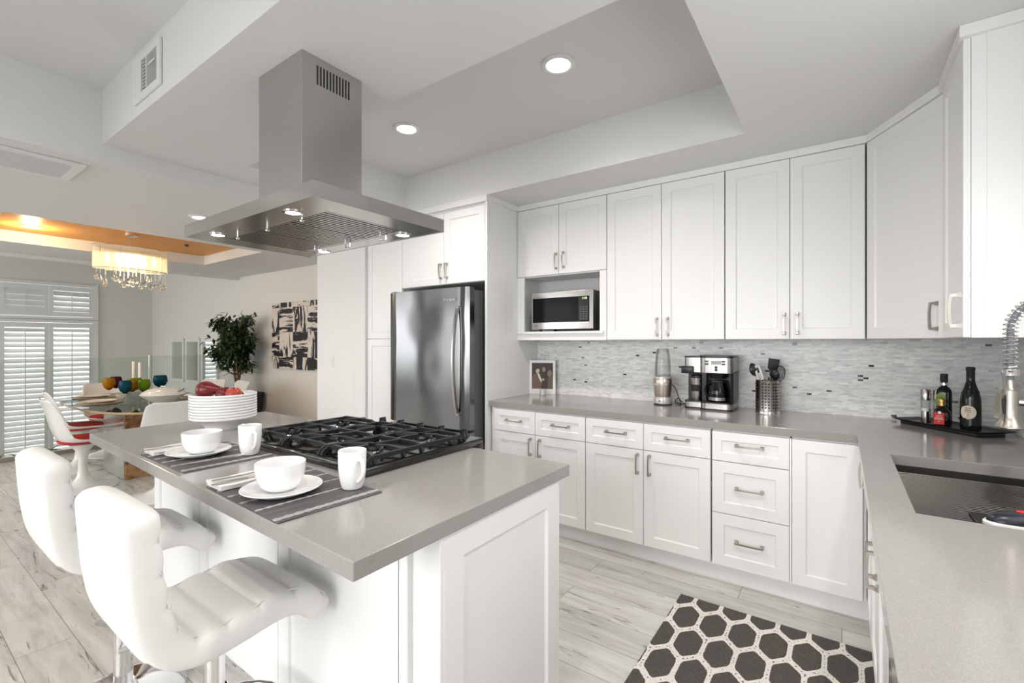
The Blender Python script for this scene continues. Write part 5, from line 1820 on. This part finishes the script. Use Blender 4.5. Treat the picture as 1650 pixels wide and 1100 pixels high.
# ------------------------------------------------------------------ dining table and chairs
TBX, TBY = -6.07, 1.77
t = thing('dining_table', 'long oval glass topped dining table on a stone block pedestal', 'dining table', (TBX, TBY, 0))
TABLE_GLASS = thin_glass('table_glass', (0.80, 0.86, 0.82, 1))
def oval(a, b_, z, n=96, e=2 / 2.8):
    return [(a * math.copysign(abs(math.cos(q)) ** e, math.cos(q)), b_ * math.copysign(abs(math.sin(q)) ** e, math.sin(q)), z) for q in [2 * PI * k / n for k in range(n)]]
TA, TB = 1.14, .585
MB().rings([oval(TA, TB, .7225), oval(TA, TB, .742)]).build('glass_top', TABLE_GLASS, t, 40)
MB().rings([oval(TA, TB, .722), oval(TA + .006, TB + .006, .726), oval(TA + .006, TB + .006, .739), oval(TA, TB, .7425)], cap=False).build('rim', M('bronze_glass_edge', (0.42, 0.32, 0.18, 1), .15, coat=.5), t, 40)
p = MB().box(-.34, .32, -.25, .45, 0, .7205, .004).build('pedestal', STONE, t, 0)
MB().box(-.345, .30, -.256, -.250, .004, .716).box(-.346, -.340, -.250, .45, .004, .716).build('mirror_cladding', M('pale_polished_stone', (0.52, 0.53, 0.49, 1), .04, .55), p, 0)

def tulip(label, x, y, rz):
    """local -y is the back; local +y the front of the seat"""
    t = thing('dining_chair', label, 'chair', (x, y, 0), rz, 'white tulip chairs around the glass table')
    rows = []
    NV, NU = 22, 14
    # centre line of the shell, front of seat to top of back
    cl = cr([(0, .225, .455), (0, .17, .435), (0, .03, .420), (0, -.09, .425), (0, -.165, .475), (0, -.205, .575), (0, -.235, .70), (0, -.262, .80), (0, -.280, .850)], 3)
    m = len(cl)
    for i, pt in enumerate(cl):
        v = i / (m - 1)
        wd = .235 if v < .45 else .235 - .028 * ((v - .45) / .55)
        if v < .12:
            wd *= .80 + .20 * math.sqrt(v / .12)
        if v > .88:
            wd *= 1 - .22 * ((v - .88) / .12) ** 2
        curl = .055 * math.sin(PI * min(1, max(0, v * 1.02))) + .02
        d = (cl[min(i + 1, m - 1)] - cl[max(i - 1, 0)]).normalized()
        nrm = Vector((0, d.z, -d.y))
        if v < .5:
            nrm = Vector((0, d.z * .6, abs(d.y))).normalized()
        else:
            nrm = Vector((0, d.z, -d.y)).normalized()
        row = []
        for j in range(NU + 1):
            u = -1 + 2 * j / NU
            row.append(pt + Vector((u * wd, 0, 0)) + nrm * (curl * abs(u) ** 2.6))
        rows.append(row)
    sh = MB().grid(rows).build('shell', SHELL, t, 70)
    so = sh.modifiers.new('thickness', 'SOLIDIFY')
    so.thickness = .012
    so.offset = 0
    su = sh.modifiers.new('smooth', 'SUBSURF')
    su.levels = su.render_levels = 1
    MB().rings([[( .205 * s_ * math.copysign(abs(math.cos(q)) ** .75, math.cos(q)), .02 + .19 * s_ * math.copysign(abs(math.sin(q)) ** .75, math.sin(q)), z) for q in [2 * PI * k / 28 for k in range(28)]] for z, s_ in ((.437, .93), (.445, 1), (.462, 1), (.476, .94), (.482, .80))]).build('cushion', RED_FAB, t, 60)
    MB().lathe([(0, 0), (.255, 0), (.255, .006), (.22, .016), (.14, .034), (.075, .064), (.044, .115), (.033, .19), (.034, .27), (.048, .35), (.085, .402), (.11, .418), (0, .420)], n=40).build('pedestal', SHELL, t, 50)
    return t
ch = [('tulip chair with red cushion facing the table, nearest the bar stools', -5.77, 1.21, 0.0),
      ('tulip chair with red cushion behind the one nearest the bar stools', -6.67, 1.37, -.10),
      ('tulip chair at the shutter end of the glass table', -7.27, 1.78, -PI / 2),
      ('tulip chair with its back turned to the kitchen island', -4.93, 1.57, PI / 2 + .05),
      ('tulip chair at the mirror side of the table behind the covered dish', -6.95, 2.60, PI + .35),
      ('tulip chair at the mirror side of the table, closest to the plant', -6.43, 2.68, PI - .05)]
for a in ch:
    tulip('white ' + a[0], *a[1:])

TT = .7425
for lb, x, y in (('dinner plate on a charger nearest the chair by the bar stools', -6.16, 1.42), ('dinner plate on a charger at the shutter end of the table', -6.78, 1.52),
                 ('dinner plate on a charger at the mirror side, behind the covered dish', -5.98, 2.20)):
    c_ = MB().lathe([(0, 0), (.175, 0), (.18, .006), (.16, .006), (0, .004)], n=40).build('charger', M('woven_charger', (0.50, 0.40, 0.28, 1), .6, noise=.4, nscale=60), None, 40, loc=(x, y, TT))
    tag(c_, 'tan woven charger under the ' + lb.replace(' on a charger', ''), 'charger', 'chargers on the glass table')
    o = MB().lathe([(q[0] * 1.18, q[1]) for q in plate_prof(.118)], n=40).build('dinner_plate', CREAM_CER, None, 40, loc=(x, y, TT + .0065))
    tag(o, 'cream ' + lb, 'plate', 'cream plates on the glass table')

def colour_glass(name, c1, c2):
    m, n, l, b = newmat(name)
    tc = n.new('ShaderNodeTexCoord')
    se = n.new('ShaderNodeSeparateXYZ')
    l.new(tc.outputs['Object'], se.inputs[0])
    mr = n.new('ShaderNodeMapRange')
    mr.inputs[1].default_value = .10
    mr.inputs[2].default_value = .19
    l.new(se.outputs[2], mr.inputs[0])
    r = ramp(n, [(0.05, c2), (0.5, c1), (1, c1)])
    l.new(mr.outputs[0], r.inputs[0])
    out = n['Material Output']
    n.remove(b)
    tr = n.new('ShaderNodeBsdfTransparent')
    l.new(r.outputs[0], tr.inputs[0])
    df = n.new('ShaderNodeBsdfPrincipled')
    df.inputs['Roughness'].default_value = .05
    l.new(r.outputs[0], df.inputs['Base Color'])
    mx = n.new('ShaderNodeMixShader')
    mx.inputs[0].default_value = .24
    l.new(tr.outputs[0], mx.inputs[1])
    l.new(df.outputs[0], mx.inputs[2])
    l.new(mx.outputs[0], out.inputs[0])
    return m
AMBER = colour_glass('amber_red_glass', (0.75, 0.50, 0.03, 1), (0.45, 0.02, 0.02, 1))
BURG = colour_glass('burgundy_glass', (0.25, 0.03, 0.07, 1), (0.22, 0.015, 0.05, 1))
TEAL = colour_glass('teal_glass', (0.02, 0.22, 0.32, 1), (0.01, 0.11, 0.20, 1))
GREEN = colour_glass('lime_glass', (0.42, 0.58, 0.03, 1), (0.35, 0.48, 0.03, 1))
LIMEP = colour_glass('lime_purple_glass', (0.42, 0.58, 0.03, 1), (0.18, 0.02, 0.07, 1))
def goblet(label, x, y, mat, r=.048, h=.235):
    t = thing('wine_glass', label, 'wine glass', (x, y, TT), 0, 'coloured wine glasses on the glass table')
    MB().lathe([(0, h * .45), (.012, h * .455), (r * .72, h * .56), (r, h * .72), (r * .96, h * .88), (r * .82, h), (r * .80, h), (r * .93, h * .88), (r * .97, h * .72), (r * .68, h * .575), (.010, h * .475), (0, h * .47)], n=24).build('bowl', mat, t, 60)
    MB().lathe([(0, .004), (.004, .008), (.0035, h * .40), (.008, h * .45), (0, h * .46)], n=12).build('stem', GLASS, t, 60)
    MB().lathe([(0, 0), (.036, 0), (.036, .002), (.006, .007), (0, .008)], n=24).build('foot', GLASS, t, 60)
GOBLETS = [('amber wine glass with a red base, nearest the shutters', -6.37, 1.546, AMBER, .055), ('burgundy wine glass behind the amber one', -6.54, 1.645, BURG, .056),
           ('teal wine glass standing at the front of the cluster', -5.79, 1.53, TEAL, .055), ('amber wine glass beside the teal one in the middle of the cluster', -5.935, 1.625, AMBER, .054),
           ('lime green wine glass just below the two candles', -6.13, 1.71, GREEN, .055), ('lime wine glass with a purple base next to the covered dish', -5.82, 1.69, LIMEP, .055),
           ('wide teal goblet standing behind the covered dish', -6.22, 1.955, TEAL, .068, .245)]
TUX, TUY = -5.43, 1.73
CANDLES = [('ivory taper candle rising over the lime green glass', -6.47, 1.785, .40), ('ivory taper candle nearer the covered dish', -6.29, 1.79, .39)]
for a in GOBLETS:
    goblet(*a)
t = thing('tureen', 'cream ceramic covered serving dish with a ladle on the glass table', 'serving dish', (TUX, TUY, TT), math.radians(20))
MB().lathe([(0, 0), (.065, 0), (.068, .012), (.10, .04), (.165, .085), (.190, .108), (.185, .112), (0, .112)], n=44).build('dish', CREAM_CER, t, 50)
MB().lathe([(.182, .112), (.170, .130), (.12, .160), (.06, .172), (.02, .174), (0, .174)], n=44).build('lid', CREAM_CER, t, 50)
MB().tube([(-.03, 0, .172), (-.022, 0, .184), (.022, 0, .184), (.03, 0, .172)], .006, 8).build('lid_handle', CREAM_CER, t)
MB().tube([(.12, .02, .12), (.19, .03, .145), (.225, .035, .165)], .006, 8).build('ladle_handle', BARK, t)
for lb, x, y, h in CANDLES:
    t = thing('candle', lb, 'candle', (x, y, TT), 0, 'tall ivory candles')
    MB().lathe([(0, .10), (.015, .10), (.0145, h), (.010, h + .004), (0, h + .002)], n=18).build('wax', CANDLE, t, 50)
    MB().tube([(0, 0, h), (.001, 0, h + .012)], .0012, 5).build('wick', BLACKM, t)
    MB().lathe([(0, 0), (.040, 0), (.040, .004), (.010, .014), (.006, .06), (.018, .085), (.020, .108), (.0155, .108), (.014, .098), (0, .098)], n=24).build('holder', GLASS, t, 50)

# ------------------------------------------------------------------ glass railing along the sunken living room
t = thing('glass_railing', 'frameless glass railing between the dining room and the sunken room', 'railing', (EDGE_X + .04, .5, 0))
pn_ = [(-2.55, -1.05), (-1.03, .55), (.57, 2.30), (2.33, 3.47)]
for a, b_ in pn_:
    p = MB().box(EDGE_X + .034, EDGE_X + .046, a, b_, .012, 1.165).build('glass_panel', RAILGLASS, t, 0, world=True)
    MB().box(EDGE_X + .033, EDGE_X + .047, a + .001, a + .006, .03, 1.163).box(EDGE_X + .033, EDGE_X + .047, a, b_, 1.160, 1.167).build('polished_edge', M('green_white_glass_edge', (0.62, 0.74, 0.68, 1), .15), p, 0, world=True)
MB().box(EDGE_X + .015, EDGE_X + .065, -2.55, 3.47, 0, .05, .003).build('base_shoe', NICKEL, t, 0, world=True)
MB().box(EDGE_X + .03, EDGE_X + .055, 2.30, 2.33, .05, 1.18, .003).build('edge_glint_post', CHROME, t, 0, world=True)  # added post standing in for a bright highlight on the glass edge

# ------------------------------------------------------------------ ficus
FXC, FYC = -7.18, 3.20
t = thing('potted_ficus', 'tall leafy ficus tree in a square charcoal planter by the painting', 'plant', (FXC, FYC, 0))
rows = [[(-s_, -s_, z), (s_, -s_, z), (s_, s_, z), (-s_, s_, z)] for s_, z in ((.19, 0), (.255, .60), (.255, .625), (.235, .625), (.225, .57))]
MB().rings(rows).build('planter', POT, t, 0)
MB().box(-.222, .222, -.222, .222, .55, .575).build('soil', SOIL, t, 0)
rt = random.Random(11)
tr = MB()
tips = []
for s_, (x, y) in enumerate(((-.03, 0), (.02, .02), (.01, -.03))):
    pts = []
    for k in range(8):
        z = .56 + k * .158
        pts.append((x + .018 * math.sin(k * 1.5 + s_ * 2.1) + (s_ - 1) * .012 * k, y + .018 * math.cos(k * 1.5 + s_ * 2.1), z))
    tr.tube(cr(pts, 3), [.020 - .013 * k / 21 for k in range(22)], 8)
    tips += [Vector(p) for p in pts[2:]]
brs = []
for k in range(34):
    o = rt.choice(tips)
    a = rt.uniform(0, 2 * PI)
    ln = rt.uniform(.18, .40) * (1.1 - .5 * max(0, (o.z - 1.1) / .6))
    e = o + Vector((math.cos(a) * ln, math.sin(a) * ln, rt.uniform(-.02, .22)))
    e.y = min(e.y, .20)
    mid = (o + e) / 2 + Vector((0, 0, .05))
    tr.tube([o, mid, e], [.006, .0045, .0025], 5)
    brs.append((o, mid, e))
tr.build('trunk', BARK, t, 60)
lf = MB()
bm = lf.bm
def leaf(bm, p, d, sz, up):
    d = d.normalized()
    s_ = d.cross(up)
    if s_.length < .01:
        s_ = Vector((1, 0, 0))
    s_ = s_.normalized()
    n_ = s_.cross(d)
    q = [p, p + d * sz * .35 + s_ * sz * .20 - n_ * sz * .04, p + d * sz * .75 + s_ * sz * .15 - n_ * sz * .06, p + d * sz - n_ * sz * .12,
         p + d * sz * .75 - s_ * sz * .15 - n_ * sz * .06, p + d * sz * .35 - s_ * sz * .20 - n_ * sz * .04, p + d * sz * .4 + n_ * sz * .04]
    v = [bm.verts.new(x) for x in q]
    for f in ((0, 1, 6), (1, 2, 6), (2, 3, 6), (3, 4, 6), (4, 5, 6), (5, 0, 6)):
        bm.faces.new([v[i] for i in f])
CEN = Vector((0, 0, 1.30))
cnt = 0
while cnt < 2100:
    o, mid, e = rt.choice(brs)
    u = rt.uniform(.25, 1.05)
    base = o.lerp(e, u) + Vector((rt.gauss(0, .055), rt.gauss(0, .055), rt.gauss(.01, .055)))
    zz = base.z
    lim = .12 + .33 * math.sin(PI * min(1, max(0, (1.96 - zz) / 1.0))) ** .7
    if base.y > .15:
        continue
    if zz > 1.90 or zz < .98 or math.hypot(base.x, base.y) > lim:
        continue
    out = Vector((base.x, base.y, 0))
    if out.length < .01:
        out = Vector((1, 0, 0))
    d = out.normalized() * rt.uniform(.2, 1) + Vector((rt.uniform(-.6, .6), rt.uniform(-.6, .6), rt.uniform(-1.1, .15)))
    leaf(bm, base, d, rt.uniform(.07, .115), Vector((rt.uniform(-.3, .3), rt.uniform(-.3, .3), 1)))
    cnt += 1
lf.build('foliage', LEAF, t, 0)

# leafy plant in a low olive planter below the shutters
t = thing('strap_leaf_plant', 'low strap leaved plant in an olive planter behind the glass railing', 'plant', (-8.25, 1.08, -.75))
MB().rings([[(.62 * s_ * math.copysign(abs(math.cos(q)) ** .5, math.cos(q)) * .55, .62 * s_ * math.copysign(abs(math.sin(q)) ** .5, math.sin(q)), z) for q in [2 * PI * k / 28 for k in range(28)]] for z, s_ in ((0, .85), (.05, .92), (.60, 1), (.64, .98), (.64, .9), (.60, .88))]).build('planter', M('olive_planter', (0.10, 0.10, 0.055, 1), .6), t, 50)
lf = MB()
rp = random.Random(3)
for k in range(26):
    a = rp.uniform(0, 2 * PI)
    y0_ = rp.uniform(-.45, .50)
    ln = rp.uniform(.22, .42)
    o = Vector((rp.uniform(-.12, .12), y0_, .60))
    rows = []
    s_ = Vector((-math.sin(a), math.cos(a), 0))
    for q in range(7):
        u = q / 6
        p = o + Vector((math.cos(a) * ln * u * .8, math.sin(a) * ln * u * .8, ln * (1.25 * u - .95 * u * u)))
        w_ = .020 * (1 - u) ** .6 + .001
        rows.append([p - s_ * w_, p + Vector((0, 0, -.004)), p + s_ * w_])
    lf.grid(rows)
lf.build('leaves', LEAF2, t, 60)

# ------------------------------------------------------------------ pictures and mirrors on the back wall
o = MB().box(-6.712, -5.48, WALL_Y - .045, WALL_Y - .002, .985, 1.915, .003).build('painting', ART, None, 0, loc=(0, 0, 0))
tag(o, 'large unframed canvas of black brush strokes on bone hung behind the plant', 'painting')
for k, (lb, x0, x1) in enumerate((('farthest from the ficus', -10.50, -9.90), ('between the two others', -9.82, -9.22), ('half hidden by the ficus leaves', -9.14, -8.50))):
    t = thing('wall_mirror', 'white framed wall mirror over the sunken room, ' + lb, 'mirror', ((x0 + x1) / 2, WALL_Y - .001, .62), 0, 'white framed mirrors on the back wall')
    w_ = (x1 - x0) / 2
    H_ = .80
    MB().cells([-w_, -w_ + .055, w_ - .055, w_], [0, .055, H_ - .055, H_], lambda i, j: not (i == 1 and j == 1), -.035, 0, 'xz').build('frame', SHUT, t, 0, bevel=.006)
    MB().box(-w_ + .05, w_ - .05, -.012, -.008, .05, H_ - .05).build('glass', MIRROR, t, 0)
    MB().box(-w_ - .02, w_ + .02, -.045, 0, H_, H_ + .035, .006).build('cornice', SHUT, t, 0)
t = thing('floor_lamp', 'slender dark torchiere floor lamp seen in the mirror', 'floor lamp', (-10.9, -.6, -.75))
MB().lathe([(0, 0), (.14, 0), (.14, .02), (.02, .04), (.012, .10), (.012, 1.55), (0, 1.55)], n=24).build('stand', M('dark_bronze', (0.08, 0.06, 0.04, 1), .4, .6), t, 50)
MB().lathe([(.02, 1.55), (.06, 1.60), (.15, 1.72), (.145, 1.72), (.05, 1.61), (0, 1.57)], n=28).build('lamp_shade', M('amber_bowl', (0.25, 0.18, 0.10, 1), .4), t, 50)
